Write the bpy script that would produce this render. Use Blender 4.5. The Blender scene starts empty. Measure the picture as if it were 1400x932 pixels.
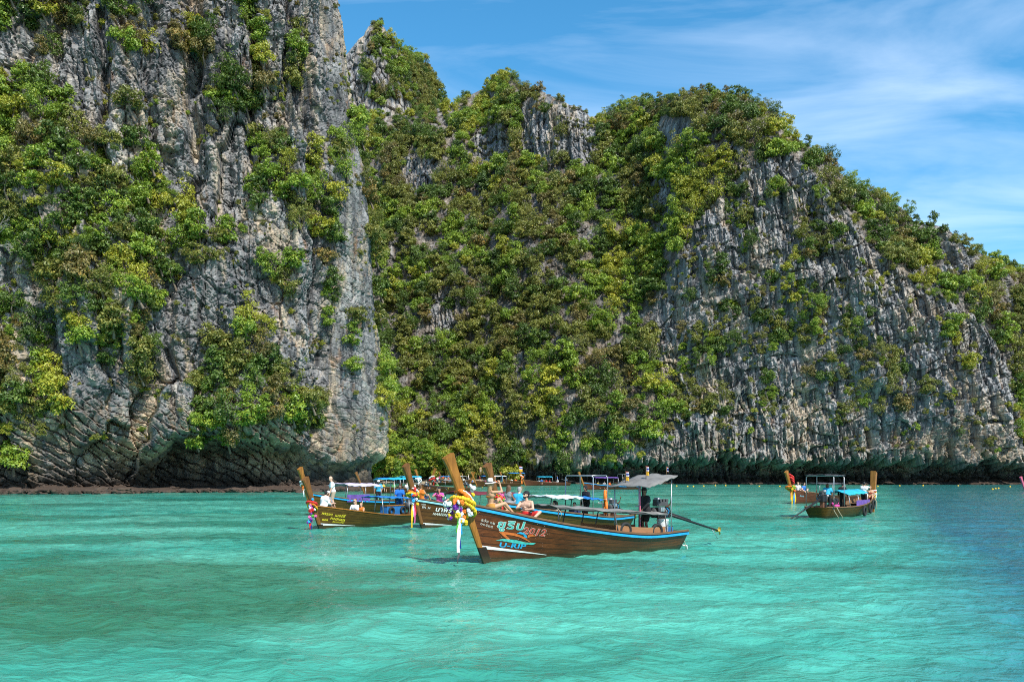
import bpy, bmesh, math, random
import numpy as np
from mathutils import Vector, Matrix, Euler

# ------------------------------------------------------------------ camera, sky, sun, exposure
S = bpy.context.scene
COL = S.collection
CAM_H = 2.74          # eye height above the water
FPX = 1212.0          # focal length in photograph pixels (1400 wide)
HOR = 645.0           # horizon row
cam_data = bpy.data.cameras.new('camera')
cam = bpy.data.objects.new('camera', cam_data)
COL.objects.link(cam)
cam.location = (0, 0, CAM_H)
cam.rotation_euler = (math.radians(90), 0, 0)
cam_data.sensor_width = 36.0
cam_data.lens = 36.0 * FPX / 1400.0
cam_data.shift_y = (HOR - 466.0) / 1400.0
cam_data.clip_start = 0.1
cam_data.clip_end = 6000
S.camera = cam

SUN_EL = math.radians(47)
SUN_AZ = math.radians(148)     # clockwise from +Y (view direction): behind the camera, to the right
sun_vec = Vector((math.sin(SUN_AZ) * math.cos(SUN_EL), math.cos(SUN_AZ) * math.cos(SUN_EL), math.sin(SUN_EL)))

W = bpy.data.worlds.new('World')
S.world = W
W.use_nodes = True
nt = W.node_tree
nt.nodes.clear()
n_out = nt.nodes.new('ShaderNodeOutputWorld')
n_bg = nt.nodes.new('ShaderNodeBackground')
n_bg.inputs['Strength'].default_value = 0.15
n_sky = nt.nodes.new('ShaderNodeTexSky')
n_sky.sky_type = 'NISHITA'
n_sky.sun_disc = False
n_sky.sun_elevation = SUN_EL
n_sky.sun_rotation = SUN_AZ
n_sky.air_density = 1.0
n_sky.dust_density = 0.4
n_sky.ozone_density = 3.0
# thin cirrus over the whole dome
n_tc = nt.nodes.new('ShaderNodeTexCoord')
n_sep = nt.nodes.new('ShaderNodeSeparateXYZ')
nt.links.new(n_tc.outputs['Generated'], n_sep.inputs[0])
n_zz = nt.nodes.new('ShaderNodeMath'); n_zz.operation = 'ADD'; n_zz.inputs[1].default_value = 0.18
n_zc = nt.nodes.new('ShaderNodeMath'); n_zc.operation = 'MAXIMUM'; n_zc.inputs[1].default_value = 0.05
nt.links.new(n_sep.outputs['Z'], n_zz.inputs[0]); nt.links.new(n_zz.outputs[0], n_zc.inputs[0])
n_dx = nt.nodes.new('ShaderNodeMath'); n_dx.operation = 'DIVIDE'
n_dy = nt.nodes.new('ShaderNodeMath'); n_dy.operation = 'DIVIDE'
nt.links.new(n_sep.outputs['X'], n_dx.inputs[0]); nt.links.new(n_zc.outputs[0], n_dx.inputs[1])
nt.links.new(n_sep.outputs['Y'], n_dy.inputs[0]); nt.links.new(n_zc.outputs[0], n_dy.inputs[1])
n_cmb = nt.nodes.new('ShaderNodeCombineXYZ')
nt.links.new(n_dx.outputs[0], n_cmb.inputs[0]); nt.links.new(n_dy.outputs[0], n_cmb.inputs[1])
n_map = nt.nodes.new('ShaderNodeMapping')
n_map.inputs['Rotation'].default_value = (0, 0, math.radians(14))
n_map.inputs['Scale'].default_value = (1.0, 2.6, 1)
n_map.inputs['Location'].default_value = (5.3, 0.4, 0)
nt.links.new(n_cmb.outputs[0], n_map.inputs[0])
n_noise = nt.nodes.new('ShaderNodeTexNoise')
n_noise.inputs['Scale'].default_value = 1.15
n_noise.inputs['Detail'].default_value = 9
n_noise.inputs['Roughness'].default_value = 0.56
n_noise.inputs['Distortion'].default_value = 0.7
nt.links.new(n_map.outputs[0], n_noise.inputs['Vector'])
n_ramp = nt.nodes.new('ShaderNodeMapRange')
n_ramp.inputs['From Min'].default_value = 0.45
n_ramp.inputs['From Max'].default_value = 0.78
n_ramp.inputs['To Min'].default_value = 0.0
n_ramp.inputs['To Max'].default_value = 0.34
nt.links.new(n_noise.outputs[0], n_ramp.inputs[0])
n_hsv = nt.nodes.new('ShaderNodeHueSaturation')
n_hsv.inputs['Hue'].default_value = 0.487
n_hsv.inputs['Saturation'].default_value = 1.30
n_hsv.inputs['Value'].default_value = 1.05
nt.links.new(n_sky.outputs[0], n_hsv.inputs['Color'])
n_mix = nt.nodes.new('ShaderNodeMix'); n_mix.data_type = 'RGBA'
nt.links.new(n_ramp.outputs[0], n_mix.inputs[0])
nt.links.new(n_hsv.outputs[0], n_mix.inputs[6])
n_mix.inputs[7].default_value = (7.4, 8.0, 8.9, 1)
nt.links.new(n_mix.outputs[2], n_bg.inputs['Color'])
nt.links.new(n_bg.outputs[0], n_out.inputs[0])

sun_data = bpy.data.lights.new('sun', 'SUN')
sun_data.energy = 4.4
sun_data.angle = math.radians(0.53)
sun_data.color = (1.0, 0.955, 0.88)
sun = bpy.data.objects.new('sun', sun_data)
COL.objects.link(sun)
sun.rotation_euler = sun_vec.to_track_quat('Z', 'Y').to_euler()
sun.location = sun_vec * 50 + Vector((0, 60, 60))

S.view_settings.view_transform = 'Standard'
S.view_settings.look = 'None'
S.view_settings.exposure = 0.5
S.view_settings.gamma = 1.0
S.view_settings.use_curve_mapping = False
S.render.engine = 'CYCLES'
S.cycles.use_denoising = False
S.cycles.filter_width = 1.05
S.cycles.max_bounces = 6
S.cycles.diffuse_bounces = 1
S.cycles.glossy_bounces = 3
S.cycles.transmission_bounces = 4
S.cycles.transparent_max_bounces = 8
S.cycles.caustics_reflective = False
S.cycles.caustics_refractive = False

rng = np.random.default_rng(7)
R = random.Random(11)

def at(px, py, D):
    return Vector(((px - 700) / FPX * D, D, CAM_H + (HOR - py) / FPX * D))

# ------------------------------------------------------------------ helpers
def tag(o, label=None, cat=None, group=None, kind=None):
    if label: o['label'] = label
    if cat: o['category'] = cat
    if group: o['group'] = group
    if kind: o['kind'] = kind
    return o

def link(name, me, parent=None, mats=None):
    o = bpy.data.objects.new(name, me)
    COL.objects.link(o)
    if parent is not None: o.parent = parent
    if mats is not None and me is not None:
        if not isinstance(mats, (list, tuple)): mats = [mats]
        if len(me.materials) == 0:
            for m in mats: me.materials.append(m)
    return o

def empty(name, loc=(0, 0, 0), rz=0.0, parent=None):
    o = bpy.data.objects.new(name, None)
    o.empty_display_size = 0.3
    COL.objects.link(o)
    o.location = loc
    o.rotation_euler = (0, 0, rz)
    if parent is not None: o.parent = parent
    return o

def np_mesh(name, verts, quads=None, tris=None, smooth=False):
    """fast mesh from numpy arrays"""
    me = bpy.data.meshes.new(name)
    verts = np.asarray(verts, dtype=np.float32)
    nq = 0 if quads is None else len(quads)
    ntq = 0 if tris is None else len(tris)
    me.vertices.add(len(verts)); me.vertices.foreach_set('co', verts.ravel())
    idx = []
    if nq: idx.append(np.asarray(quads, dtype=np.int32).ravel())
    if ntq: idx.append(np.asarray(tris, dtype=np.int32).ravel())
    idx = np.concatenate(idx)
    me.loops.add(len(idx)); me.loops.foreach_set('vertex_index', idx)
    me.polygons.add(nq + ntq)
    st = np.concatenate([np.arange(nq) * 4, nq * 4 + np.arange(ntq) * 3]).astype(np.int32)
    me.polygons.foreach_set('loop_start', st)
    me.polygons.foreach_set('use_smooth', np.full(nq + ntq, bool(smooth), dtype=bool))
    me.update(calc_edges=True)
    return me

def add_attr(me, name, arr, typ='FLOAT'):
    a = me.attributes.new(name, typ, 'POINT')
    key = {'FLOAT': 'value', 'FLOAT_VECTOR': 'vector', 'INT': 'value', 'FLOAT_COLOR': 'color'}[typ]
    a.data.foreach_set(key, np.asarray(arr).ravel())

# ------------------------------------------------------------------ numpy noise
_prm = np.random.default_rng(3).permutation(256).astype(np.int32)
_prm = np.concatenate([_prm, _prm, _prm])
_g = np.random.default_rng(4).normal(size=(256, 3)); _g /= np.linalg.norm(_g, axis=1)[:, None]
_g = _g.astype(np.float32)

def perlin(p):
    p = np.asarray(p, dtype=np.float32)
    i = np.floor(p).astype(np.int32); f = p - i
    i &= 255
    u = f * f * f * (f * (f * 6 - 15) + 10)
    out = 0
    for dx in (0, 1):
        wx = u[:, 0] if dx else 1 - u[:, 0]
        a = _prm[i[:, 0] + dx]
        for dy in (0, 1):
            wy = u[:, 1] if dy else 1 - u[:, 1]
            b = _prm[a + i[:, 1] + dy]
            for dz in (0, 1):
                wz = u[:, 2] if dz else 1 - u[:, 2]
                g = _g[_prm[b + i[:, 2] + dz] & 255]
                out = out + wx * wy * wz * (g[:, 0] * (f[:, 0] - dx) + g[:, 1] * (f[:, 1] - dy) + g[:, 2] * (f[:, 2] - dz))
    return out * 1.6

def fbm(p, octv=4, gain=0.5, lac=2.03):
    s = 0; a = 1.0; q = np.asarray(p, dtype=np.float32).copy()
    for k in range(octv):
        s = s + a * perlin(q + 17.3 * k); a *= gain; q = q * lac
    return s

def ridged(p, octv=3, gain=0.5, lac=2.1):
    s = 0; a = 1.0; q = np.asarray(p, dtype=np.float32).copy()
    for k in range(octv):
        s = s + a * (1 - np.abs(perlin(q + 9.1 * k)) * 2); a *= gain; q = q * lac
    return s

def facets(p, tilt=0.9):
    """broken rock: every cell is a tilted plane; returns height (about -1..1) and distance to the cell border"""
    p = np.asarray(p, dtype=np.float32)
    i = np.floor(p).astype(np.int32); f = p - i
    n = len(p)
    f1 = np.full(n, 9.0, np.float32); f2 = np.full(n, 9.0, np.float32); hh = np.zeros(n, np.float32)
    jit = _g * 0.5 + 0.5
    for dx in (-1, 0, 1):
        a = _prm[(i[:, 0] + dx) & 255]
        for dy in (-1, 0, 1):
            b = _prm[a + ((i[:, 1] + dy) & 255)]
            for dz in (-1, 0, 1):
                c = _prm[b + ((i[:, 2] + dz) & 255)]
                j = jit[c]
                ex = f[:, 0] - dx - j[:, 0]; ey = f[:, 1] - dy - j[:, 1]; ez = f[:, 2] - dz - j[:, 2]
                d = ex * ex + ey * ey + ez * ez
                near = d < f1
                f2 = np.where(near, f1, np.minimum(f2, d))
                f1 = np.where(near, d, f1)
                gg = _g[(c + 91) & 255]
                h = (c / 255.0 - 0.5) * 1.2 + tilt * (gg[:, 0] * ex + gg[:, 1] * ey + gg[:, 2] * ez)
                hh = np.where(near, h, hh)
    return hh, np.sqrt(f2) - np.sqrt(f1)

def sstep(a, b, x):
    t = np.clip((x - a) / (b - a), 0, 1)
    return t * t * (3 - 2 * t)

def in_poly(px, py, poly):
    inside = np.zeros(px.shape, bool)
    n = len(poly)
    for k in range(n):
        x0, y0 = poly[k]; x1, y1 = poly[(k + 1) % n]
        cond = ((y0 > py) != (y1 > py))
        xi = (x1 - x0) * (py - y0) / ((y1 - y0) if y1 != y0 else 1e-9) + x0
        inside ^= cond & (px < xi)
    return inside

# ------------------------------------------------------------------ material helpers
def new_mat(name):
    m = bpy.data.materials.new(name)
    m.use_nodes = True
    t = m.node_tree
    b = t.nodes['Principled BSDF']
    return m, t, b

def simple(name, col, rough=0.6, metal=0.0, var=0.12, scale=6.0, bump=0.0, spec=0.4, coat=0.0):
    """plain coloured stuff with a little uneven wear"""
    m, t, b = new_mat(name)
    tc = t.nodes.new('ShaderNodeTexCoord')
    nz = t.nodes.new('ShaderNodeTexNoise')
    nz.inputs['Scale'].default_value = scale; nz.inputs['Detail'].default_value = 5
    nz.inputs['Roughness'].default_value = 0.65
    t.links.new(tc.outputs['Object'], nz.inputs['Vector'])
    mr = t.nodes.new('ShaderNodeMapRange')
    mr.inputs[1].default_value = 0.25; mr.inputs[2].default_value = 0.75
    mr.inputs[3].default_value = 1 - var; mr.inputs[4].default_value = 1 + var
    t.links.new(nz.outputs[0], mr.inputs[0])
    mx = t.nodes.new('ShaderNodeVectorMath'); mx.operation = 'SCALE'
    mx.inputs[0].default_value = col[:3]
    t.links.new(mr.outputs[0], mx.inputs['Scale'])
    t.links.new(mx.outputs[0], b.inputs['Base Color'])
    b.inputs['Roughness'].default_value = rough
    b.inputs['Metallic'].default_value = metal
    b.inputs['Specular IOR Level'].default_value = spec
    b.inputs['Coat Weight'].default_value = coat
    if bump > 0:
        bp = t.nodes.new('ShaderNodeBump'); bp.inputs['Strength'].default_value = bump
        bp.inputs['Distance'].default_value = 0.02
        t.links.new(nz.outputs[0], bp.inputs['Height'])
        t.links.new(bp.outputs[0], b.inputs['Normal'])
    return m

def noise_node(t, vec, scale, detail=5, rough=0.55, dist=0.0):
    n = t.nodes.new('ShaderNodeTexNoise')
    n.inputs['Scale'].default_value = scale; n.inputs['Detail'].default_value = detail
    n.inputs['Roughness'].default_value = rough; n.inputs['Distortion'].default_value = dist
    t.links.new(vec, n.inputs['Vector'])
    return n.outputs[0]

def mapping(t, vec, scale=(1, 1, 1), rot=(0, 0, 0)):
    n = t.nodes.new('ShaderNodeMapping')
    n.inputs['Scale'].default_value = scale; n.inputs['Rotation'].default_value = rot
    t.links.new(vec, n.inputs[0])
    return n.outputs[0]

def rng_node(t, val, a, b, c=0.0, d=1.0):
    n = t.nodes.new('ShaderNodeMapRange')
    n.inputs[1].default_value = a; n.inputs[2].default_value = b
    n.inputs[3].default_value = c; n.inputs[4].default_value = d
    t.links.new(val, n.inputs[0])
    return n.outputs[0]

def mix_col(t, fac, a, b, mode='MIX'):
    n = t.nodes.new('ShaderNodeMix'); n.data_type = 'RGBA'; n.blend_type = mode
    if isinstance(fac, (int, float)): n.inputs[0].default_value = fac
    else: t.links.new(fac, n.inputs[0])
    for k, v in ((6, a), (7, b)):
        if isinstance(v, tuple): n.inputs[k].default_value = (*v[:3], 1)
        else: t.links.new(v, n.inputs[k])
    return n.outputs[2]

def math_node(t, op, a, b=None):
    n = t.nodes.new('ShaderNodeMath'); n.operation = op
    for k, v in ((0, a), (1, b)):
        if v is None: continue
        if isinstance(v, (int, float)): n.inputs[k].default_value = v
        else: t.links.new(v, n.inputs[k])
    return n.outputs[0]
# ------------------------------------------------------------------ rock material
def rock_material(name, warm=1.0, tilt=0.45, vz=1.5, gain=1.0):
    m, t, b = new_mat(name)
    geo = t.nodes.new('ShaderNodeNewGeometry')
    pos = geo.outputs['Position']
    sep = t.nodes.new('ShaderNodeSeparateXYZ'); t.links.new(pos, sep.inputs[0])
    big = noise_node(t, pos, 0.09, 4, 0.55)
    mid = noise_node(t, mapping(t, pos, (1, 1, 0.35)), 0.55, 7, 0.68, 0.4)
    fine = noise_node(t, pos, 3.2, 6, 0.7)
    streak = noise_node(t, mapping(t, pos, (1, 1, 0.09)), 0.85, 6, 0.66, 0.25)
    base = mix_col(t, rng_node(t, mid, 0.29, 0.71), tuple(x * gain for x in (0.118, 0.119, 0.123)), tuple(x * gain for x in (0.39, 0.382, 0.37)))
    base = mix_col(t, rng_node(t, big, 0.45, 0.70, 0, 0.55), base, (0.46, 0.445, 0.415))
    dk = noise_node(t, mapping(t, pos, (1, 1, 0.4)), 0.13, 5, 0.6, 0.5)
    base = mix_col(t, rng_node(t, dk, 0.48, 0.66, 0, 0.6), base, (0.10, 0.102, 0.11))
    # black lichen / water streaks running down
    base = mix_col(t, rng_node(t, streak, 0.48, 0.60, 0, 0.88), base, (0.042, 0.044, 0.048))
    # cream and rust stains
    st = noise_node(t, mapping(t, pos, (1, 1, 0.28)), 0.22, 6, 0.62, 0.6)
    low = rng_node(t, sep.outputs[2], 4, 45, 1.0, 0.6)
    stf = math_node(t, 'MULTIPLY', rng_node(t, st, 0.50, 0.61, 0, 1.0 * warm), low)
    base = mix_col(t, stf, base, (0.62, 0.48, 0.32))
    rs = noise_node(t, mapping(t, pos, (1, 1, 0.35)), 0.5, 5, 0.6, 0.4)
    rsf = math_node(t, 'MULTIPLY', rng_node(t, rs, 0.60, 0.70, 0, 0.8 * warm), low)
    base = mix_col(t, rsf, base, (0.36, 0.17, 0.065))
    # pale calcite runs and fine runnels
    cal = noise_node(t, mapping(t, pos, (1, 1, 0.07)), 0.55, 5, 0.6, 0.3)
    calf = math_node(t, 'MULTIPLY', rng_node(t, cal, 0.56, 0.68, 0, 0.75 * warm), rng_node(t, big, 0.40, 0.60))
    base = mix_col(t, calf, base, (0.66, 0.57, 0.44))
    run = noise_node(t, mapping(t, pos, (1, 1, 0.10)), 2.3, 4, 0.6, 0.3)
    base = mix_col(t, rng_node(t, run, 0.54, 0.70, 0, 0.6), base, (0.06, 0.062, 0.066))
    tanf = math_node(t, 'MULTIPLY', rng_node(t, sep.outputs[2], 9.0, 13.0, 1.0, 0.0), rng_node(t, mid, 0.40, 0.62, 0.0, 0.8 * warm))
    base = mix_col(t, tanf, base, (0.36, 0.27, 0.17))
    # soil showing between the trees
    so = t.nodes.new('ShaderNodeAttribute'); so.attribute_name = 'soil'
    base = mix_col(t, math_node(t, 'MULTIPLY', so.outputs['Fac'], rng_node(t, mid, 0.35, 0.65, 0.9, 0.25)), base, (0.115, 0.085, 0.055))
    # tide-wet and algae-dark band above the sea, colour deepened further to shade undercuts
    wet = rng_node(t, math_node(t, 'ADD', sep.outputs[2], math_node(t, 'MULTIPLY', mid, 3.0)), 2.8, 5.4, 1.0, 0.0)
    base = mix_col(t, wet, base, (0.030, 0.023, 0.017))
    shelfc = rng_node(t, sep.outputs[2], 0.9, 1.5, 0.8, 0.0)
    base = mix_col(t, shelfc, base, (0.095, 0.062, 0.042))
    base = mix_col(t, rng_node(t, fine, 0.38, 0.72, 0.0, 0.4), base, (0.06, 0.062, 0.065))
    # crack lines between blocks
    vor = t.nodes.new('ShaderNodeTexVoronoi'); vor.feature = 'DISTANCE_TO_EDGE'
    vor.inputs['Scale'].default_value = 0.62
    warp = t.nodes.new('ShaderNodeVectorMath'); warp.operation = 'ADD'
    nzc = t.nodes.new('ShaderNodeTexNoise'); nzc.inputs['Scale'].default_value = 0.7; nzc.inputs['Detail'].default_value = 4
    t.links.new(pos, nzc.inputs['Vector'])
    t.links.new(mapping(t, pos, (1.0, 1.0, vz), (0, tilt, 0)), warp.inputs[0])
    t.links.new(nzc.outputs['Color'], warp.inputs[1])
    t.links.new(warp.outputs[0], vor.inputs['Vector'])
    crack = rng_node(t, vor.outputs['Distance'], 0.0, 0.055, 1.0, 0.0)
    base = mix_col(t, math_node(t, 'MULTIPLY', crack, 0.55), base, (0.03, 0.03, 0.032))
    t.links.new(base, b.inputs['Base Color'])
    b.inputs['Roughness'].default_value = 0.9
    b.inputs['Specular IOR Level'].default_value = 0.2
    h = math_node(t, 'ADD', math_node(t, 'MULTIPLY', fine, 0.35), math_node(t, 'MULTIPLY', mid, 0.9))
    h = math_node(t, 'SUBTRACT', h, math_node(t, 'MULTIPLY', run, 0.8))
    h = math_node(t, 'SUBTRACT', h, math_node(t, 'MULTIPLY', crack, 0.25))
    bp = t.nodes.new('ShaderNodeBump'); bp.inputs['Strength'].default_value = 0.5; bp.inputs['Distance'].default_value = 0.32
    t.links.new(h, bp.inputs['Height']); t.links.new(bp.outputs[0], b.inputs['Normal'])
    return m

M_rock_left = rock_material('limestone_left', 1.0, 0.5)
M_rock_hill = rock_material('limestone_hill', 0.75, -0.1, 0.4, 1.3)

def grid_quads(nr, nc):
    i = np.arange(nr * nc).reshape(nr, nc)
    return np.stack([i[:-1, :-1], i[:-1, 1:], i[1:, 1:], i[1:, :-1]], -1).reshape(-1, 4)

def grid_normals(P):
    du = np.gradient(P, axis=1); dv = np.gradient(P, axis=0)
    n = np.cross(du, dv); n /= (np.linalg.norm(n, axis=2, keepdims=True) + 1e-9)
    return n

def gblur(a, s, axis):
    r = int(3 * s) + 1
    k = np.exp(-0.5 * (np.arange(-r, r + 1) / s) ** 2); k /= k.sum()
    pad = [(0, 0)] * a.ndim; pad[axis] = (r, r)
    ap = np.pad(a, pad, mode='edge')
    return np.apply_along_axis(lambda v: np.convolve(v, k, 'valid'), axis, ap)

# ------------------------------------------------------------------ left headland: plan curve + wall
ctl = np.array([(-104, 92), (-84, 103), (-63.5, 110), (-53, 112.5), (-43.4, 117), (-34.5, 119), (-28.2, 121.5), (-23.5, 126), (-19.6, 130.8),
                (-19.4, 135), (-22.5, 146), (-30, 166), (-44, 200), (-70, 240)], float)
def catmull(c, n=40):
    out = []
    for k in range(len(c) - 1):
        p0 = c[max(k - 1, 0)]; p1 = c[k]; p2 = c[k + 1]; p3 = c[min(k + 2, len(c) - 1)]
        for t in np.linspace(0, 1, n, endpoint=False):
            out.append(0.5 * ((2 * p1) + (-p0 + p2) * t + (2 * p0 - 5 * p1 + 4 * p2 - p3) * t * t + (-p0 + 3 * p1 - 3 * p2 + p3) * t ** 3))
    out.append(c[-1]); return np.array(out)
cv = catmull(ctl)
sl = np.concatenate([[0], np.cumsum(np.linalg.norm(np.diff(cv, axis=0), axis=1))])
s_corner = sl[np.argmin(np.linalg.norm(cv - np.array([-19.4, 135]), axis=1))]
s_a = sl[np.argmin(np.linalg.norm(cv - np.array([-70, 108]), axis=1))]
s_cols = np.concatenate([np.arange(0, s_a, 0.6), np.arange(s_a, s_corner + 6, 0.165), np.arange(s_corner + 6, sl[-1], 1.5)])
cx = np.interp(s_cols, sl, cv[:, 0]); cy = np.interp(s_cols, sl, cv[:, 1])
tx = np.gradient(cx, s_cols); ty = np.gradient(cy, s_cols)
tx = gblur(tx, 6, 0); ty = gblur(ty, 6, 0)
ln = np.hypot(tx, ty); nx, ny = ty / ln, -tx / ln         # outward (towards the sea)
z_rows = np.concatenate([np.arange(-1.6, 12, 0.15), np.arange(12, 78, 0.185), np.arange(78, 104, 1.2)])
SS, ZZ = np.meshgrid(s_cols, z_rows)
UU = 700 + FPX * np.interp(SS, s_cols, cx) / np.interp(SS, s_cols, cy)
s_rel = s_corner - SS                                      # metres left of the corner
slab = sstep(13.5, 9.5, s_rel)                             # smooth slab by the corner
z1 = np.clip(ZZ, 0, None)
setb = 0.075 * z1 * (1 - slab) + slab * 7.6 * (z1 / 72) ** 1.7
# ledges carrying the big bushes
u_ = UU
led = lambda u0, ru, z0, rz, d: d * np.exp(-((u_ - u0) / ru) ** 2) * np.exp(-((ZZ - z0) / rz) ** 2)
bul = led(90, 110, 38, 10, 3.0) + led(180, 70, 24, 7, 3.2) + led(330, 60, 13, 5, 3.0) + led(20, 50, 15, 7, 2.5) + led(385, 35, 41, 7, 1.6) + led(250, 30, 12, 4, 1.0)
# deep fissures (vertical grooves)
fis = 0
for (u0, w, za, zb, d) in ((262, 9, 36, 75, 3.2), (140, 8, 42, 62, 2.2), (345, 7, 44, 80, 2.6), (236, 6, 10, 30, 1.4), (405, 5, 40, 80, 1.0), (443, 4, 10, 62, 1.7), (300, 6, 52, 75, 1.2), (60, 9, 45, 70, 1.5), (470, 3, 5, 30, 0.8), (205, 7, 48, 80, 1.5)):
    uw = u0 + 5 * np.sin(ZZ * 0.35 + u0) + 3 * np.sin(ZZ * 0.9)
    fis = fis + d * np.exp(-((u_ - uw) / w) ** 2) * sstep(za - 4, za, ZZ) * sstep(zb + 4, zb, ZZ)
# undercut at the waterline
lipz = np.interp(UU, [-300, 0, 120, 190, 240, 330, 420, 450, 480, 520, 540], [8, 8.5, 8.0, 7.4, 8.2, 8.3, 6.6, 5.2, 4.2, 6.0, 6.0])
lipw = np.interp(UU, [-300, 0, 190, 240, 430, 470, 520], [8, 8, 7, 3.4, 3.0, 2.5, 2.2])
recd = np.interp(UU, [-300, 0, 120, 190, 250, 330, 420, 460, 490, 520, 540], [4, 4.5, 5, 6.5, 8.5, 8.0, 6.5, 3.4, 2.8, 2.6, 2.6])
lipn = perlin(np.stack([SS.ravel() * 0.33, ZZ.ravel() * 0.02, 0 * SS.ravel()], 1)).reshape(SS.shape)
lipf = perlin(np.stack([SS.ravel() * 1.1, ZZ.ravel() * 0.05, 4 + 0 * SS.ravel()], 1)).reshape(SS.shape)
lz = lipz + 1.1 * lipn + 0.5 * lipf
rec = recd * sstep(0, 1, (lz - ZZ) / lipw)
shelf = sstep(0.85 + 0.4 * lipn, 0.3, ZZ) * np.interp(UU, [0, 200, 430, 470, 520], [6.5, 8, 5.0, 2.5, 1.5])
BX = np.interp(SS, s_cols, cx); BY = np.interp(SS, s_cols, cy)
NX = np.interp(SS, s_cols, nx); NY = np.interp(SS, s_cols, ny)
off = -setb + bul - fis - rec + np.minimum(shelf, rec + 0.5)
P = np.stack([BX + NX * off, BY + NY * off, ZZ], -1)
pf = P.reshape(-1, 3)
rough = (1 - 0.74 * slab) * (1 - 0.5 * sstep(3.0, 0.5, ZZ))
n1 = fbm(pf / 16.0, 3).reshape(SS.shape)
n2 = ridged(np.stack([pf[:, 0] / 3.6, pf[:, 1] / 3.6, pf[:, 2] / 13.0], 1), 3).reshape(SS.shape)
wv = 0.9 * np.stack([perlin(pf / 3.1 + 5), perlin(pf / 3.1 + 25), perlin(pf / 3.1 + 45)], 1)
# bedding tilts down to the left in the wall, diagonal on the slab
ca, sa = math.cos(0.42), math.sin(0.42)
al = SS.ravel(); zz_ = ZZ.ravel()
q = np.stack([al * ca - zz_ * sa, al * sa + zz_ * ca, off.ravel() * 0.5], 1)
h1, e1 = facets((q + wv) / np.array([4.2, 2.3, 3.0]), 1.1)
h2, e2 = facets((q + wv * 0.7) / np.array([1.5, 0.85, 1.4]) + 31.7, 1.0)
qv = np.stack([al, zz_ * 0.24, off.ravel() * 0.6], 1) + wv * 0.8
h3, e3 = facets(qv / 1.9 + 12.3, 1.0)
h4, e4 = facets(np.stack([al / 6.5, zz_ / 24.0, off.ravel() * 0.05], 1) + wv * 0.10 + 3.1, 1.2)
blk = 0.5 * h1 - 0.42 * sstep(0.08, 0.0, e1) + 2.0 * h4 - 0.7 * sstep(0.04, 0.0, e4)
blkb = 0.15 * h2 - 0.20 * sstep(0.11, 0.0, e2)
upz = sstep(12, 34, zz_)
blk = blk * (1 - 0.25 * upz) + upz * (0.40 * h3 - 0.45 * sstep(0.08, 0.0, e3))
qb = (al * sa * 1.3 + zz_ * ca + 0.8 * perlin(pf / 5.0 + 70) + 0.25 * perlin(pf / 1.3 + 7))
saw = (qb / 1.15) % 1.0
bed = 0.34 * saw - 0.30 * sstep(0.14, 0.0, saw)
n3 = fbm(pf / 0.9, 3).reshape(SS.shape)
lowz = sstep(14, 6, ZZ)
d = n1 * 2.2 * (1 - 0.6 * slab) + (n2 - 1.0) * 0.85 * rough * (1 - 0.5 * lowz) + (blk.reshape(SS.shape) + blkb.reshape(SS.shape)) * rough + bed.reshape(SS.shape) * (0.55 + 0.60 * slab + 1.6 * lowz * (1 - slab)) + n3 * 0.10 * (0.4 + 0.6 * rough)
P[..., 0] += NX * d; P[..., 1] += NY * d
# the top closes backwards
back = np.concatenate([np.array([8, 30, 80])])
tops = [P[-1] + np.stack([-nx * bk, -ny * bk + 0 * bk, np.full_like(nx, 3.0 + 0.02 * bk)], -1) for bk in back]
PL = np.concatenate([P, np.stack(tops)], 0)
me = np_mesh('left_headland', PL.reshape(-1, 3), grid_quads(*PL.shape[:2]), smooth=False)
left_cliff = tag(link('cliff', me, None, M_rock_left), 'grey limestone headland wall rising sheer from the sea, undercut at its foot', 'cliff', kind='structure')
L_P = P; L_N = grid_normals(gblur(gblur(P, 5, 0), 5, 1))
L_N *= np.sign((L_N[..., 0] * NX + L_N[..., 1] * NY))[..., None]
def proj(P):
    return 700 + FPX * P[..., 0] / P[..., 1], HOR - FPX * (P[..., 2] - CAM_H) / P[..., 1]
L_u, L_v = proj(L_P)

# ------------------------------------------------------------------ the wooded island behind, raised column by column
R1 = [(1065, 212), (1095, 216), (1125, 250), (1172, 312), (1202, 352), (1270, 398), (1335, 432), (1376, 488), (1396, 560), (1400, 646), (1800, 646), (1800, 700), (870, 700), (880, 620), (925, 545), (895, 490), (890, 430), (908, 378), (945, 316), (985, 264), (1020, 222)]
R2 = [(708, 150), (752, 130), (800, 140), (822, 220), (790, 236), (762, 214), (716, 224)]
R2B = [(640, 185), (700, 178), (706, 220), (650, 232)]
R3 = [(878, 165), (940, 170), (965, 202), (905, 196)]
R3B = [(884, 250), (922, 242), (925, 290), (884, 292)]
R5 = [(548, 220), (592, 214), (602, 262), (560, 264)]
R5B = [(585, 400), (625, 395), (625, 460), (590, 470)]
R6 = [(1285, 305), (1332, 335), (1345, 400), (1290, 372)]
R7 = [(985, 195), (1020, 205), (1010, 225), (985, 215)]
ROCKS = [R1, R2, R2B, R3, R3B, R5, R5B, R6, R7]
def hill_rock(u, v):
    m = np.zeros(u.shape)
    for p in ROCKS: m = np.maximum(m, in_poly(u, v, p))
    return m
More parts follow.
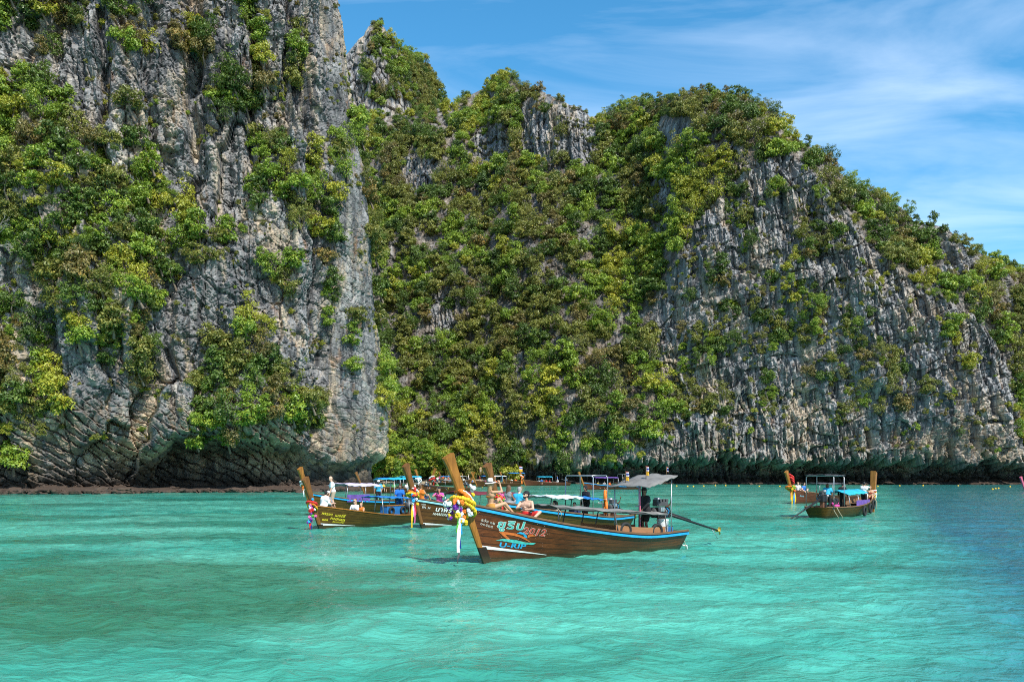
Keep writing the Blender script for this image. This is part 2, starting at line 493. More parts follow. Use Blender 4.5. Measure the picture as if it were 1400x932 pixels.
def raise_sheet(u_cols, base_v, base_D, sky_v, nrows, cot_fn, back_rows=6, blur_u=5):
    nc = len(u_cols)
    tt = np.linspace(0, 1, nrows)[:, None]
    V = base_v[None, :] + (sky_v - base_v)[None, :] * tt
    U = np.repeat(u_cols[None, :], nrows, 0)
    cot = cot_fn(U, V, tt + 0 * U)
    cot = gblur(gblur(cot, blur_u, 1), 5, 0)
    D = np.zeros_like(V); D[0] = base_D
    for r in range(1, nrows):
        dv = V[r - 1] - V[r]
        e = (HOR - V[r]) / FPX
        D[r] = D[r - 1] + dv * D[r - 1] / FPX * cot[r] / np.maximum(0.25, 1 - cot[r] * e)
    D = gblur(D, blur_u, 1)
    X = (U - 700) / FPX * D; Z = CAM_H + (HOR - V) / FPX * D
    return np.stack([X, D, Z], -1), U, V

SKY = np.array([(380, 170), (470, 150), (520, 150), (560, 150), (600, 140), (622, 133), (640, 122), (665, 110), (682, 92), (700, 92), (712, 112), (740, 118), (770, 128), (795, 140), (806, 152), (818, 150), (840, 140), (870, 128), (900, 128), (940, 119), (980, 117), (1010, 124), (1040, 135), (1060, 150), (1075, 172), (1100, 186), (1130, 205), (1150, 228), (1170, 245), (1200, 258), (1240, 275), (1260, 292), (1290, 300), (1320, 325), (1360, 348), (1400, 366), (1500, 420), (1620, 480), (1760, 540)], float)
u_cols = np.concatenate([np.arange(430, 1420, 1.22), np.arange(1420, 1760, 4)])
sky_v = np.interp(u_cols, SKY[:, 0], SKY[:, 1]) + 9
base_D = np.interp(u_cols, [430, 520, 640, 720, 800, 900, 1000, 1100, 1200, 1300, 1380, 1402, 1450, 1760], [228, 222, 215, 206, 200, 197, 194, 190, 187, 186, 187, 190, 200, 240])
base_v = HOR + FPX * (CAM_H + 1.5) / base_D
def cot_hill(U, V, T):
    rk = hill_rock(U, V)
    c = 0.66 - 0.50 * rk
    c = c + 0.5 * sstep(0.93, 1.0, T) * (1 - 0.7 * rk)
    c = np.where((V > 560) & (U > 700), np.minimum(c, 0.22), c)          # foot of the slope drops sheer
    c = np.where((U > 640) & (U < 700) & (V > 600), np.minimum(c, 0.5), c)
    kn = np.exp(-((U - 815) / 7) ** 2) * sstep(230, 200, V) * sstep(140, 160, V)
    return c + kn * 0.6
HP, HU, HV = raise_sheet(u_cols, base_v, base_D, sky_v, 500, cot_hill, blur_u=17)
zz = HP[..., 2]
pf = HP.reshape(-1, 3)
rk = gblur(gblur(hill_rock(HU, HV).astype(float), 4, 0), 4, 1)
n1 = fbm(pf / 26.0, 4).reshape(zz.shape)
flut = ridged(np.stack([pf[:, 0] / 1.9 + pf[:, 2] / 30, pf[:, 1] / 5.0, pf[:, 2] / 11.0], 1), 3).reshape(zz.shape)
flut2 = ridged(np.stack([pf[:, 0] / 6.5 + pf[:, 2] / 40, pf[:, 1] / 12.0, pf[:, 2] / 30.0], 1), 2).reshape(zz.shape)
wv = 0.8 * np.stack([perlin(pf / 3.3 + 5), perlin(pf / 3.3 + 25), perlin(pf / 3.3 + 45)], 1)
ca, sa = math.cos(-0.30), math.sin(-0.30)
q = np.stack([pf[:, 0] * ca - pf[:, 2] * sa, pf[:, 1] * 0.6, pf[:, 0] * sa + pf[:, 2] * ca], 1) + wv
qv = np.stack([pf[:, 0] + 0.12 * pf[:, 2], pf[:, 1] * 0.5, pf[:, 2] * 0.17], 1) + wv * 0.45
h1, e1 = facets(qv / 1.7, 1.1)
h2, e2 = facets(q / np.array([5.5, 6.0, 4.2]) + 77, 1.1)
h3, e3 = facets(np.stack([qv[:, 0], qv[:, 1], qv[:, 2] * 1.6], 1) / 0.8 + 7, 1.0)
blk = (0.55 * h1 - 0.32 * sstep(0.10, 0.0, e1) + 1.15 * h2 - 0.45 * sstep(0.05, 0.0, e2)).reshape(zz.shape)
blkb = (0.25 * h3 - 0.25 * sstep(0.12, 0.0, e3)).reshape(zz.shape)
n3 = fbm(pf / 1.0, 2).reshape(zz.shape)
# undercut band with dripstone lip
lipz = np.interp(HU, [430, 640, 690, 720, 900, 1000, 1120, 1250, 1400, 1760], [1.0, 1.5, 4.6, 6.3, 6.6, 7.4, 6.8, 7.0, 6.4, 6.4])
l1 = perlin(np.stack([HP[..., 0].ravel() * 0.16, 0 * zz.ravel(), 0 * zz.ravel()], 1)).reshape(zz.shape)
l2 = np.abs(perlin(np.stack([HP[..., 0].ravel() * 0.62, 0 * zz.ravel(), 9 + 0 * zz.ravel()], 1))).reshape(zz.shape)
l3 = perlin(np.stack([HP[..., 0].ravel() * 2.1, HP[..., 1].ravel() * 0.6, 3 + zz.ravel() * 0.5], 1)).reshape(zz.shape)
lz = lipz + 2.3 * l1 + 3.4 * l2 - 1.7 + 1.1 * l3
recd = np.interp(HU, [430, 640, 700, 760, 900, 1100, 1400, 1760], [0, 0, 4, 6.5, 7, 8, 8, 8])
rec = recd * sstep(0, 1, (lz - zz) / 1.9) * (1 + 0.22 * n3)
incl = sstep(0.4, 1.0, rk)
sw = ((pf[:, 2] * 0.92 - pf[:, 0] * 0.36 + 1.0 * perlin(pf / 6.0 + 40) + 0.3 * perlin(pf / 1.5 + 3)) / 1.7) % 1.0
strata = (0.28 * sw - 0.30 * sstep(0.14, 0.0, sw)).reshape(zz.shape) * rk
dsp = strata + n1 * 4.6 * (1 - 0.55 * rk) + (flut - 1.0) * (0.25 + 0.6 * rk) + (ridged(np.stack([pf[:, 0] / 0.85 + pf[:, 2] / 26, pf[:, 1] / 4.0, pf[:, 2] / 9.0], 1), 2).reshape(zz.shape) - 0.8) * 0.42 * rk + (flut2 - 0.8) * 1.3 * (0.3 + 0.7 * rk) + (blk + blkb * 0.9) * (0.5 + 0.5 * rk) + n3 * 0.3
drip = ridged(np.stack([pf[:, 0] / 1.2, pf[:, 1] / 4, pf[:, 2] / 14.0], 1), 2).reshape(zz.shape)
dsp += (drip - 0.8) * 0.9 * sstep(17, 10, zz) * sstep(680, 720, HU)
top = sstep(0, 25, HV - sky_v[None, :])                 # keep the skyline where it is
shelf2 = sstep(0.7, 0.2, zz) * 3.0 * sstep(700, 760, HU)
HP[..., 1] -= dsp * (0.35 + 0.65 * top) - rec + shelf2
HP[..., 0] += 0.25 * dsp * np.sin(HP[..., 2] * 0.11 + HP[..., 0] * 0.07)
bk = [HP[-1] + np.array([0, dy, dz]) for dy, dz in ((5, -0.6), (12, -3), (25, -10), (50, -28), (90, -60))]
HA = np.concatenate([HP, np.stack(bk)], 0)
me = np_mesh('wooded_hill', HA.reshape(-1, 3), grid_quads(*HA.shape[:2]), smooth=False)
soil = 1 - gblur(gblur(np.maximum(hill_rock(HU, HV), ((HV > 585) & (HU > 700)) * 1.0).astype(float), 3, 0), 3, 1)
add_attr(me, 'soil', np.concatenate([soil, np.ones((HA.shape[0] - HP.shape[0], HP.shape[1]))], 0).astype(np.float32))
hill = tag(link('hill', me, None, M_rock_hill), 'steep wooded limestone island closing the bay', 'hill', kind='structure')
H_N = grid_normals(gblur(gblur(HP, 6, 0), 6, 1)); H_N *= np.where(H_N[..., 1:2] > 0, -1, 1)
H_u, H_v = proj(HP)

# the rock spire showing in the gap above the headland's shoulder
SK2 = np.array([(400, 190), (440, 130), (470, 75), (482, 60), (497, 45), (508, 28), (516, 25), (526, 36), (536, 52), (548, 66), (562, 74), (578, 80), (590, 100), (600, 122), (610, 142), (640, 185), (660, 230)], float)
u2 = np.arange(400, 660, 1.0)
sv2 = np.interp(u2, SK2[:, 0], SK2[:, 1]) + 3
def cot_sp(U, V, T):
    return 0.26 + 0.5 * sstep(520, 600, U) + 0.5 * sstep(0.92, 1, T)
bD2 = 318 + 0.0 * u2 + 16 * ((u2 - 520) / 90) ** 2
SP, SU, SV = raise_sheet(u2, 240 + 0 * u2, bD2, sv2, 170, cot_sp, blur_u=3)
pf = SP.reshape(-1, 3)
flut = ridged(np.stack([pf[:, 0] / 3.0, pf[:, 1] / 5.0, pf[:, 2] / 9.0], 1), 3).reshape(SU.shape)
h1, e1 = facets(pf / np.array([2.6, 4.0, 5.5])); blk = (1.7 * h1 - 1.0 * sstep(.12, 0, e1)).reshape(SU.shape)
n1 = fbm(pf / 14.0, 4).reshape(SU.shape)
ds = n1 * 2.6 + (flut - 1) * 1.0 + blk
SP[..., 1] -= ds * (0.3 + 0.7 * sstep(0, 20, SV - sv2[None, :]))
bk = [SP[-1] + np.array([0, dy, dz]) for dy, dz in ((4, -1.5), (12, -10), (30, -45))]
SA = np.concatenate([SP, np.stack(bk)], 0)
me = np_mesh('spire', SA.reshape(-1, 3), grid_quads(*SA.shape[:2]))
tag(link('rock_spire', me, None, M_rock_hill), 'pointed grey limestone spire behind the headland', 'rock', kind='structure')
S_N = grid_normals(gblur(gblur(SP, 4, 0), 4, 1)); S_N *= np.where(S_N[..., 1:2] > 0, -1, 1)
S_u, S_v = proj(SP)

# ------------------------------------------------------------------ sea: one sheet with real ripples, fine near, coarse far
def water_material():
    m, t, b = new_mat('sea_water')
    geo = t.nodes.new('ShaderNodeNewGeometry'); pos = geo.outputs['Position']
    sep = t.nodes.new('ShaderNodeSeparateXYZ'); t.links.new(pos, sep.inputs[0])
    # sand and weed seen through the clear water
    sand = noise_node(t, mapping(t, pos, (0.6, 1.0, 1)), 0.075, 4, 0.55, 0.8)
    weed = noise_node(t, mapping(t, pos, (0.42, 1.0, 1)), 0.11, 5, 0.6, 0.6)
    small = noise_node(t, mapping(t, pos, (0.75, 1.0, 1)), 0.85, 4, 0.6, 0.5)
    col = mix_col(t, rng_node(t, sand, 0.38, 0.60), (0.028, 0.290, 0.218), (0.110, 0.470, 0.345))
    col = mix_col(t, rng_node(t, weed, 0.49, 0.61, 0, 0.85), col, (0.022, 0.170, 0.112))
    rx = math_node(t, 'DIVIDE', math_node(t, 'ADD', sep.outputs[0], 8.5), 7.0); ry = math_node(t, 'DIVIDE', math_node(t, 'SUBTRACT', sep.outputs[1], 21.0), 7.0)
    rd = math_node(t, 'ADD', math_node(t, 'MULTIPLY', rx, rx), math_node(t, 'MULTIPLY', ry, ry))
    reef = rng_node(t, math_node(t, 'ADD', rd, math_node(t, 'MULTIPLY', weed, -2.6)), -0.75, 0.1, 0.8, 0.0)
    col = mix_col(t, reef, col, (0.030, 0.150, 0.080))
    # darker, bluer water away to the right
    dark_blue = rng_node(t, math_node(t, 'ADD', math_node(t, 'SUBTRACT', math_node(t, 'MULTIPLY', sep.outputs[0], 1.0), math_node(t, 'MULTIPLY', sep.outputs[1], 0.42)),
                                 math_node(t, 'MULTIPLY', sand, 7.0)), 3.3, 6.9)
    col = mix_col(t, math_node(t, 'MULTIPLY', dark_blue, 0.9), col, (0.010, 0.105, 0.160))
    far = rng_node(t, sep.outputs[1], 45, 190)
    col = mix_col(t, math_node(t, 'MULTIPLY', far, 0.55), col, (0.050, 0.255, 0.195))
    col = mix_col(t, rng_node(t, small, 0.50, 0.70, 0, 0.34), col, (0.026, 0.200, 0.140))
    t.links.new(col, b.inputs['Base Color'])
    b.inputs['Roughness'].default_value = 0.09
    b.inputs['IOR'].default_value = 1.33
    b.inputs['Specular IOR Level'].default_value = 0.5
    r1 = noise_node(t, mapping(t, pos, (0.8, 1.25, 1)), 2.6, 4, 0.55, 0.5)
    r2 = noise_node(t, mapping(t, pos, (0.7, 1.3, 1)), 9.0, 3, 0.5, 0.4)
    h = math_node(t, 'ADD', math_node(t, 'MULTIPLY', r1, 0.13), math_node(t, 'MULTIPLY', r2, 0.014))
    bp = t.nodes.new('ShaderNodeBump'); bp.inputs['Strength'].default_value = 0.7; bp.inputs['Distance'].default_value = 1.0
    t.links.new(h, bp.inputs['Height']); t.links.new(bp.outputs[0], b.inputs['Normal'])
    return m
M_water = water_material()
ys = np.concatenate([np.array([-30, -10, 0]), np.geomspace(4.0, 260, 540), np.array([320, 500, 900, 1800, 4000])])
tn = np.concatenate([np.linspace(-3.2, -0.72, 14), np.linspace(-0.70, 0.70, 440), np.linspace(0.72, 3.2, 14)])
YY, TN = np.meshgrid(ys, tn, indexing='ij')
XX = TN * np.maximum(YY, 10.0)
WP = np.stack([XX, YY, 0 * XX], -1); pf = WP.reshape(-1, 3)
w = 0
for (sx, sy, a, sd) in ((5.5, 4.2, 0.080, 0), (2.1, 1.7, 0.075, 20), (0.95, 0.80, 0.046, 40), (0.46, 0.40, 0.020, 60)):
    q = np.stack([pf[:, 0] / sx + 0.35 * pf[:, 1] / sy, pf[:, 1] / sy, 0 * pf[:, 0] + sd], 1)
    r = 1 - np.abs(perlin(q)) * 1.6
    w = w + a * (r + 0.6 * perlin(q * 0.9 + 3.3))
w = (w - w.mean()).reshape(XX.shape)
w *= sstep(3, 8, YY) * (1 - 0.55 * sstep(70, 200, YY)) * sstep(400, 200, YY)
def wave_h(x, y):
    j = int(np.argmin(np.abs(ys - y))); k = int(np.argmin(np.abs(tn - x / max(y, 10)))); return float(w[j, k])
WP[..., 2] = w
me = np_mesh('sea', WP.reshape(-1, 3), grid_quads(*WP.shape[:2]), smooth=True)
tag(link('water', me, None, M_water), 'turquoise shallow sea water with small ripples', 'water', kind='structure')
# sea bed reaching the horizon below, so nothing shows under the sheet's edge
# ------------------------------------------------------------------ beach in the cove
M_sand = simple('wet_sand', (0.36, 0.30, 0.21), 0.9, var=0.25, scale=0.8, bump=0.3)
bu = np.linspace(-72, 14, 120); bv = np.linspace(0, 1, 26)
BU, BV = np.meshgrid(bu, bv)
sh = 205 - 0.02 * BU + 3 * np.sin(BU * 0.13)
BYs = sh + BV * 34
bz = -0.5 + 3.4 * BV ** 0.8
pf = np.stack([BU.ravel(), BYs.ravel(), bz.ravel()], 1)
bz = bz + 0.25 * fbm(pf / 4.0, 3).reshape(BU.shape) * BV
me = np_mesh('beach', np.stack([BU, BYs, bz], -1).reshape(-1, 3), grid_quads(*BU.shape), smooth=True)
tag(link('beach', me, None, M_sand), 'narrow strip of sand at the back of the cove', 'beach', kind='structure')
# ------------------------------------------------------------------ foliage
def leaf_material(name, c1, c2, c3=None):
    m = bpy.data.materials.new(name); m.use_nodes = True
    t = m.node_tree; t.nodes.clear()
    out = t.nodes.new('ShaderNodeOutputMaterial')
    oi = t.nodes.new('ShaderNodeObjectInfo')
    at_ = t.nodes.new('ShaderNodeAttribute'); at_.attribute_name = 'tone'
    f = math_node(t, 'ADD', math_node(t, 'MULTIPLY', oi.outputs['Random'], 0.45), math_node(t, 'MULTIPLY', at_.outputs['Fac'], 0.55))
    c = mix_col(t, f, c1, c2)
    if c3 is not None:
        c = mix_col(t, rng_node(t, at_.outputs['Fac'], 0.80, 0.95), c, c3)
    df = t.nodes.new('ShaderNodeBsdfDiffuse'); tr = t.nodes.new('ShaderNodeBsdfTranslucent')
    gl = t.nodes.new('ShaderNodeBsdfGlossy'); gl.inputs['Roughness'].default_value = 0.45
    gl.inputs['Color'].default_value = (0.9, 0.95, 0.9, 1)
    mx = t.nodes.new('ShaderNodeMixShader'); mx.inputs[0].default_value = 0.28
    mg = t.nodes.new('ShaderNodeMixShader'); mg.inputs[0].default_value = 0.035
    t.links.new(c, df.inputs[0]); t.links.new(c, tr.inputs[0])
    t.links.new(df.outputs[0], mx.inputs[1]); t.links.new(tr.outputs[0], mx.inputs[2])
    t.links.new(mx.outputs[0], mg.inputs[1]); t.links.new(gl.outputs[0], mg.inputs[2])
    t.links.new(mg.outputs[0], out.inputs[0])
    return m
# kind name -> (words for the label, material)
LEAF = [
    ('dark green', leaf_material('leaf_dark', (0.042, 0.082, 0.014), (0.141, 0.217, 0.030), (0.226, 0.289, 0.040))),
    ('fresh green', leaf_material('leaf_fresh', (0.112, 0.198, 0.018), (0.303, 0.408, 0.039), (0.479, 0.501, 0.052))),
    ('olive green', leaf_material('leaf_olive', (0.112, 0.130, 0.025), (0.282, 0.289, 0.052), (0.451, 0.382, 0.081))),
    ('yellow-green', leaf_material('leaf_yellow', (0.211, 0.244, 0.025), (0.464, 0.455, 0.044), (0.620, 0.527, 0.052))),
    ('brownish', leaf_material('leaf_brown', (0.120, 0.112, 0.034), (0.282, 0.224, 0.063), (0.535, 0.316, 0.069))),
]
M_bark = simple('bark', (0.17, 0.135, 0.10), 0.9, var=0.3, scale=3, bump=0.5)
M_deadwood = simple('dead_wood', (0.36, 0.32, 0.28), 0.9, var=0.25, scale=3, bump=0.4)

def crown_mesh(name, seed, flat=0.75, nblob=11, per=170, spread=0.62, leaf=0.105, droop=0.0):
    """crown of unit radius: many leaf faces gathered in uneven clumps"""
    g = np.random.default_rng(seed)
    cs = []
    while len(cs) < nblob:
        p = g.uniform(-1, 1, 3)
        if np.linalg.norm(p) < 1: cs.append(p * np.array([spread, spread, spread * flat]))
    cs = np.array(cs); rs = g.uniform(0.14, 0.36, nblob)
    V = []; T = []
    for c, r in zip(cs, rs):
        n = int(per * (r / 0.35) ** 2)
        dd = g.normal(size=(n, 3)); dd /= np.linalg.norm(dd, axis=1)[:, None]
        dd[:, 2] = np.where(dd[:, 2] < -0.6, -dd[:, 2] * g.uniform(0, 1, n), dd[:, 2])
        rr = r * g.uniform(0.35, 1.25, n) ** 0.8
        p = c + dd * rr[:, None] * np.array([1, 1, 0.82])
        p[:, 2] -= droop * np.maximum(0, np.linalg.norm(p[:, :2], axis=1) - 0.4)
        nrm = dd + g.normal(size=(n, 3)) * 0.55; nrm[:, 2] += 0.15
        nrm /= np.linalg.norm(nrm, axis=1)[:, None]
        a = np.cross(nrm, g.normal(size=(n, 3))); a /= np.linalg.norm(a, axis=1)[:, None]
        b = np.cross(nrm, a)
        ls = leaf * g.uniform(0.6, 1.35, n)[:, None]
        quad = np.stack([p - a * ls, p + b * ls * 0.55 - nrm * ls * 0.12, p + a * ls, p - b * ls * 0.55 - nrm * ls * 0.12], 1)
        V.append(quad.reshape(-1, 3))
        tone = np.clip(0.6 * g.uniform(0, 1) + 0.4 * g.uniform(0, 1, n), 0, 1)
        T.append(np.repeat(tone, 4))
    V = np.concatenate(V); T = np.concatenate(T)
    me = np_mesh(name, V, np.arange(len(V)).reshape(-1, 4))
    add_attr(me, 'tone', T.astype(np.float32))
    return me

def tube_np(pts, rad, n=6):
    pts = np.asarray(pts, float); rad = np.asarray(rad, float)
    k = len(pts); V = []
    for i in range(k):
        d = pts[min(i + 1, k - 1)] - pts[max(i - 1, 0)]; d /= np.linalg.norm(d) + 1e-9
        h = np.array([0, 0, 1.0]) if abs(d[2]) < 0.9 else np.array([1.0, 0, 0])
        a = np.cross(d, h); a /= np.linalg.norm(a); b = np.cross(d, a)
        for j in range(n):
            th = 2 * math.pi * j / n
            V.append(pts[i] + rad[i] * (a * math.cos(th) + b * math.sin(th)))
    Q = [(i * n + j, i * n + (j + 1) % n, (i + 1) * n + (j + 1) % n, (i + 1) * n + j) for i in range(k - 1) for j in range(n)]
    return np.array(V), np.array(Q)

def join_np(lst):
    V = []; Q = []; o = 0
    for v, q in lst:
        V.append(v); Q.append(q + o); o += len(v)
    return np.concatenate(V), np.concatenate(Q)

def trunk_mesh(name, seed):
    """leaning trunk with a few limbs reaching into a unit crown centred at z = 0"""
    g = np.random.default_rng(seed)
    base = np.array([g.uniform(-.15, .15), 0.45, -1.15]); top = np.array([g.uniform(-.1, .1), 0, 0.15])
    mid = (base + top) / 2 + np.array([g.uniform(-.15, .15), -0.1, 0])
    L = [tube_np([base, (base + mid) / 2, mid, top], [0.085, 0.07, 0.055, 0.03])]
    for k in range(6):
        s = mid + (top - mid) * g.uniform(0, 0.8)
        e = s + np.array([g.uniform(-.7, .7), g.uniform(-.6, .5), g.uniform(.15, .55)])
        L.append(tube_np([s, (s + e) / 2 + g.normal(size=3) * .05, e], [0.035, 0.025, 0.012], 5))
    V, Q = join_np(L)
    return np_mesh(name, V, Q, smooth=True)

SHAPES = [dict(flat=0.95, nblob=24, per=120, spread=0.76, leaf=0.075), dict(flat=0.7, nblob=24, per=120, spread=0.80, leaf=0.07), dict(flat=1.3, nblob=26, per=115, spread=0.68, leaf=0.075), dict(flat=0.9, nblob=22, per=125, spread=0.76, droop=0.35, leaf=0.08), dict(flat=0.6, nblob=25, per=110, spread=0.82, leaf=0.07), dict(flat=1.0, nblob=34, per=95, spread=0.95, leaf=0.055), dict(flat=1.7, nblob=26, per=90, spread=0.62, droop=0.5, leaf=0.06)]
CROWN = [[None] * len(LEAF) for _ in SHAPES]
TRUNK = [trunk_mesh('trunk%d' % k, 50 + k) for k in range(len(SHAPES))]
for t_ in TRUNK: t_.materials.append(M_bark)
for si, sp_ in enumerate(SHAPES):
    b0 = crown_mesh('crown%d' % si, 100 + si, **sp_)
    for li, (w_, m_) in enumerate(LEAF):
        mm = b0 if li == 0 else b0.copy()
        mm.materials.clear(); mm.materials.append(m_)
        CROWN[si][li] = mm

# ---- where plants grow
P_LEFT = [
    [(0, 100), (60, 108), (110, 170), (140, 192), (190, 180), (206, 230), (250, 292), (298, 330), (292, 372), (244, 352), (222, 400), (204, 440), (206, 490), (190, 532), (146, 490), (120, 470), (90, 440), (50, 380), (30, 335), (-60, 335), (-60, 100)],
    [(-60, 400), (30, 420), (72, 440), (84, 500), (100, 556), (60, 590), (-60, 590)],
    [(-60, -20), (120, -20), (112, 30), (60, 26), (30, 46), (-60, 40)],
    [(140, -20), (204, -20), (192, 26), (150, 18)],
    [(316, -20), (372, -20), (366, 46), (356, 66), (340, 20)],
    [(346, 60), (362, 60), (366, 100), (358, 150), (350, 150)],
    [(342, 182), (392, 192), (424, 262), (434, 322), (404, 306), (380, 284), (340, 284), (352, 232)],
    [(444, 184), (470, 196), (474, 240), (460, 244), (452, 228)],
    [(262, 520), (300, 490), (340, 450), (380, 482), (410, 522), (432, 562), (422, 592), (372, 572), (332, 590), (304, 602), (284, 560)],
]
E_LEFT = [(175, 60, 22, 18), (252, 50, 22, 16), (285, 62, 12, 22), (312, 125, 24, 34), (330, 20, 10, 10), (392, 378, 18, 22), (372, 350, 18, 14), (450, 390, 9, 52), (270, 588, 11, 14), (300, 470, 14, 12), (455, 300, 8, 50), (60, 70, 10, 8),
          (168, 140, 14, 10), (200, 210, 10, 8), (320, 320, 16, 14), (482, 170, 6, 26), (497, 250, 6, 30), (508, 320, 5, 30), (514, 410, 4, 40), (519, 520, 4, 30), (476, 40, 5, 30), (486, 110, 5, 20), (345, 445, 20, 14), (285, 350, 16, 16), (410, 60, 14, 16), (402, 90, 10, 30), (440, 560, 10, 26), (482, 470, 6, 40), (430, 240, 10, 30), (25, 620, 14, 6), (400, 240, 10, 20), (240, 270, 12, 10)]
def veg_left(u, v):
    m = np.zeros(u.shape)
    for p in P_LEFT: m = np.maximum(m, 1.0 * in_poly(u, v, p))
    for (a, b, ra, rb) in E_LEFT: m = np.maximum(m, 0.85 * (((u - a) / ra) ** 2 + ((v - b) / rb) ** 2 < 1))
    gate = sstep(-0.20, 0.22, perlin(np.stack([u.ravel() / 20, v.ravel() / 24, 8 + 0 * u.ravel()], 1)).reshape(u.shape) + 0.05)
    m = m * (0.02 + 0.98 * gate)
    for (a, b, ra, rb) in ((105, 300, 26, 22), (60, 345, 22, 12), (150, 215, 14, 10)): m = np.where(((u - a) / ra) ** 2 + ((v - b) / rb) ** 2 < 1, 0.1, m)
    return m
E_HILL = [(1010, 285, 26, 40), (992, 232, 20, 20), (1132, 328, 36, 24), (1095, 425, 46, 56), (1050, 455, 26, 40), (962, 470, 56, 36), (938, 552, 30, 26), (1130, 508, 36, 22), (1052, 540, 18, 42), (1162, 440, 14, 22), (1105, 312, 20, 14), (1132, 268, 14, 22), (1060, 262, 20, 9), (1222, 515, 16, 40), (1200, 480, 10, 20), (1212, 345, 18, 22), (1286, 402, 22, 16), (1240, 352, 26, 20), (1300, 450, 16, 26), (1340, 400, 14, 16), (1150, 575, 14, 10), (1025, 330, 20, 16), (985, 380, 22, 22), (1180, 520, 8, 40), (1000, 430, 20, 16), (900, 590, 26, 14), (1070, 380, 20, 20), (1235, 560, 12, 14), (1270, 540, 8, 14), (985, 550, 24, 22), (1210, 556, 14, 16), (1320, 500, 8, 12), (935, 515, 20, 24), (1165, 470, 22, 22), (1100, 350, 24, 14),
          (1392, 540, 9, 74), (745, 150, 12, 8), (770, 178, 8, 12)]
def veg_hill(u, v):
    m = 1.0 - 0.9985 * hill_rock(u, v)
    gate = sstep(-0.16, 0.24, fbm(np.stack([u.ravel() / 22, v.ravel() / 32, 5 + 0 * u.ravel()], 1), 2).reshape(u.shape))
    m = m * (0.015 + 0.985 * gate)
    m = np.maximum(m, 0.9 * (v < np.interp(u, SKY[:, 0], SKY[:, 1]) + 24) * (u > 812))
    band = sstep(588, 606, v) * (u > 715)
    m = m * (1 - 0.82 * band)
    m = np.where((v > 632) & (u > 700), 0.0, m)
    for (a, b, ra, rb) in E_HILL: m = np.maximum(m, 0.5 * (((u - a) / ra) ** 2 + ((v - b) / rb) ** 2 < 0.55))
    return np.where((u > 1400) & (v > 600), 0, m)
def veg_spire(u, v):
    m = np.where(u > 562, 0.35, 0.002)
    for (a, b, ra, rb) in ((525, 60, 22, 28), (548, 90, 24, 22), (520, 130, 18, 18), (515, 32, 8, 10), (545, 120, 16, 22), (500, 100, 8, 20)): m = np.maximum(m, 0.2 * (((u - a) / ra) ** 2 + ((v - b) / rb) ** 2 < 0.7))
    for (a, b, ra, rb) in ((572, 110, 12, 26), (556, 130, 8, 12)): m = np.where(((u - a) / ra) ** 2 + ((v - b) / rb) ** 2 < 1, 0.15, m)
    return m

def scatter(P, N, U, V, dens, count, rmin, rmax, seed, umin=-60, umax=1470, vmin=-30, keep=0.62):
    """dart throwing on a cliff sheet: returns list of (point, normal, radius, u, v)"""
    g = np.random.default_rng(seed)
    dm = dens(U, V) * (V > vmin) * (V < 655) * (U > umin) * (U < umax)
    dm = np.where(P[..., 2] < 1.0, 0, dm)
    du = np.linalg.norm(np.gradient(P, axis=1), axis=2); dv = np.linalg.norm(np.gradient(P, axis=0), axis=2)
    wgt = (dm * np.clip(du, 0, 1) * np.clip(dv, 0, 1)).ravel(); cdf = np.cumsum(wgt); cdf /= cdf[-1]
    idx = np.searchsorted(cdf, g.uniform(0, 1, count))
    pts = P.reshape(-1, 3)[idx]; nr = N.reshape(-1, 3)[idx]; uu = U.ravel()[idx]; vv = V.ravel()[idx]
    rr = rmin + (rmax - rmin) * g.uniform(0, 1, count) ** 1.9
    o = np.argsort(-rr); cells = {}; res = []; cs = rmax
    for k in o:
        p = pts[k]; r = rr[k]; c = tuple((p // cs).astype(int)); bad = False
        for dx in (-1, 0, 1):
            for dy in (-1, 0, 1):
                for dz in (-1, 0, 1):
                    for (q, rq) in cells.get((c[0] + dx, c[1] + dy, c[2] + dz), ()):
                        if (p[0] - q[0]) ** 2 + (p[1] - q[1]) ** 2 + (p[2] - q[2]) ** 2 < (keep * (r + rq)) ** 2: bad = True; break
                    if bad: break
                if bad: break
            if bad: break
        if bad: continue
        cells.setdefault(c, []).append((p, r)); res.append((p, nr[k], r, uu[k], vv[k]))
    return res

pl_left = scatter(L_P, L_N, L_u, L_v, veg_left, 12000, 0.4, 2.3, 1, keep=0.52)
pl_hill = scatter(HP, H_N, H_u, H_v, veg_hill, 38000, 0.55, 3.3, 2, keep=0.54)
pl_spire = scatter(SP, S_N, S_u, S_v, veg_spire, 3000, 0.8, 2.6, 3, vmin=-10, keep=0.5)
tf_left = scatter(L_P, L_N, L_u, L_v, lambda u, v: np.where(v < 600, 0.06 + 0.5 * sstep(0.0, 0.5, perlin(np.stack([u.ravel() / 40, v.ravel() / 55, 0 * u.ravel()], 1)).reshape(u.shape)), 0), 1500, 0.22, 0.6, 4)
tf_hill = scatter(HP, H_N, H_u, H_v, lambda u, v: np.where(v < 615, 0.1 + 0.6 * sstep(0.0, 0.5, perlin(np.stack([u.ravel() / 60, v.ravel() / 60, 3 + 0 * u.ravel()], 1)).reshape(u.shape)) * hill_rock(u, v), 0), 1500, 0.35, 0.95, 5)

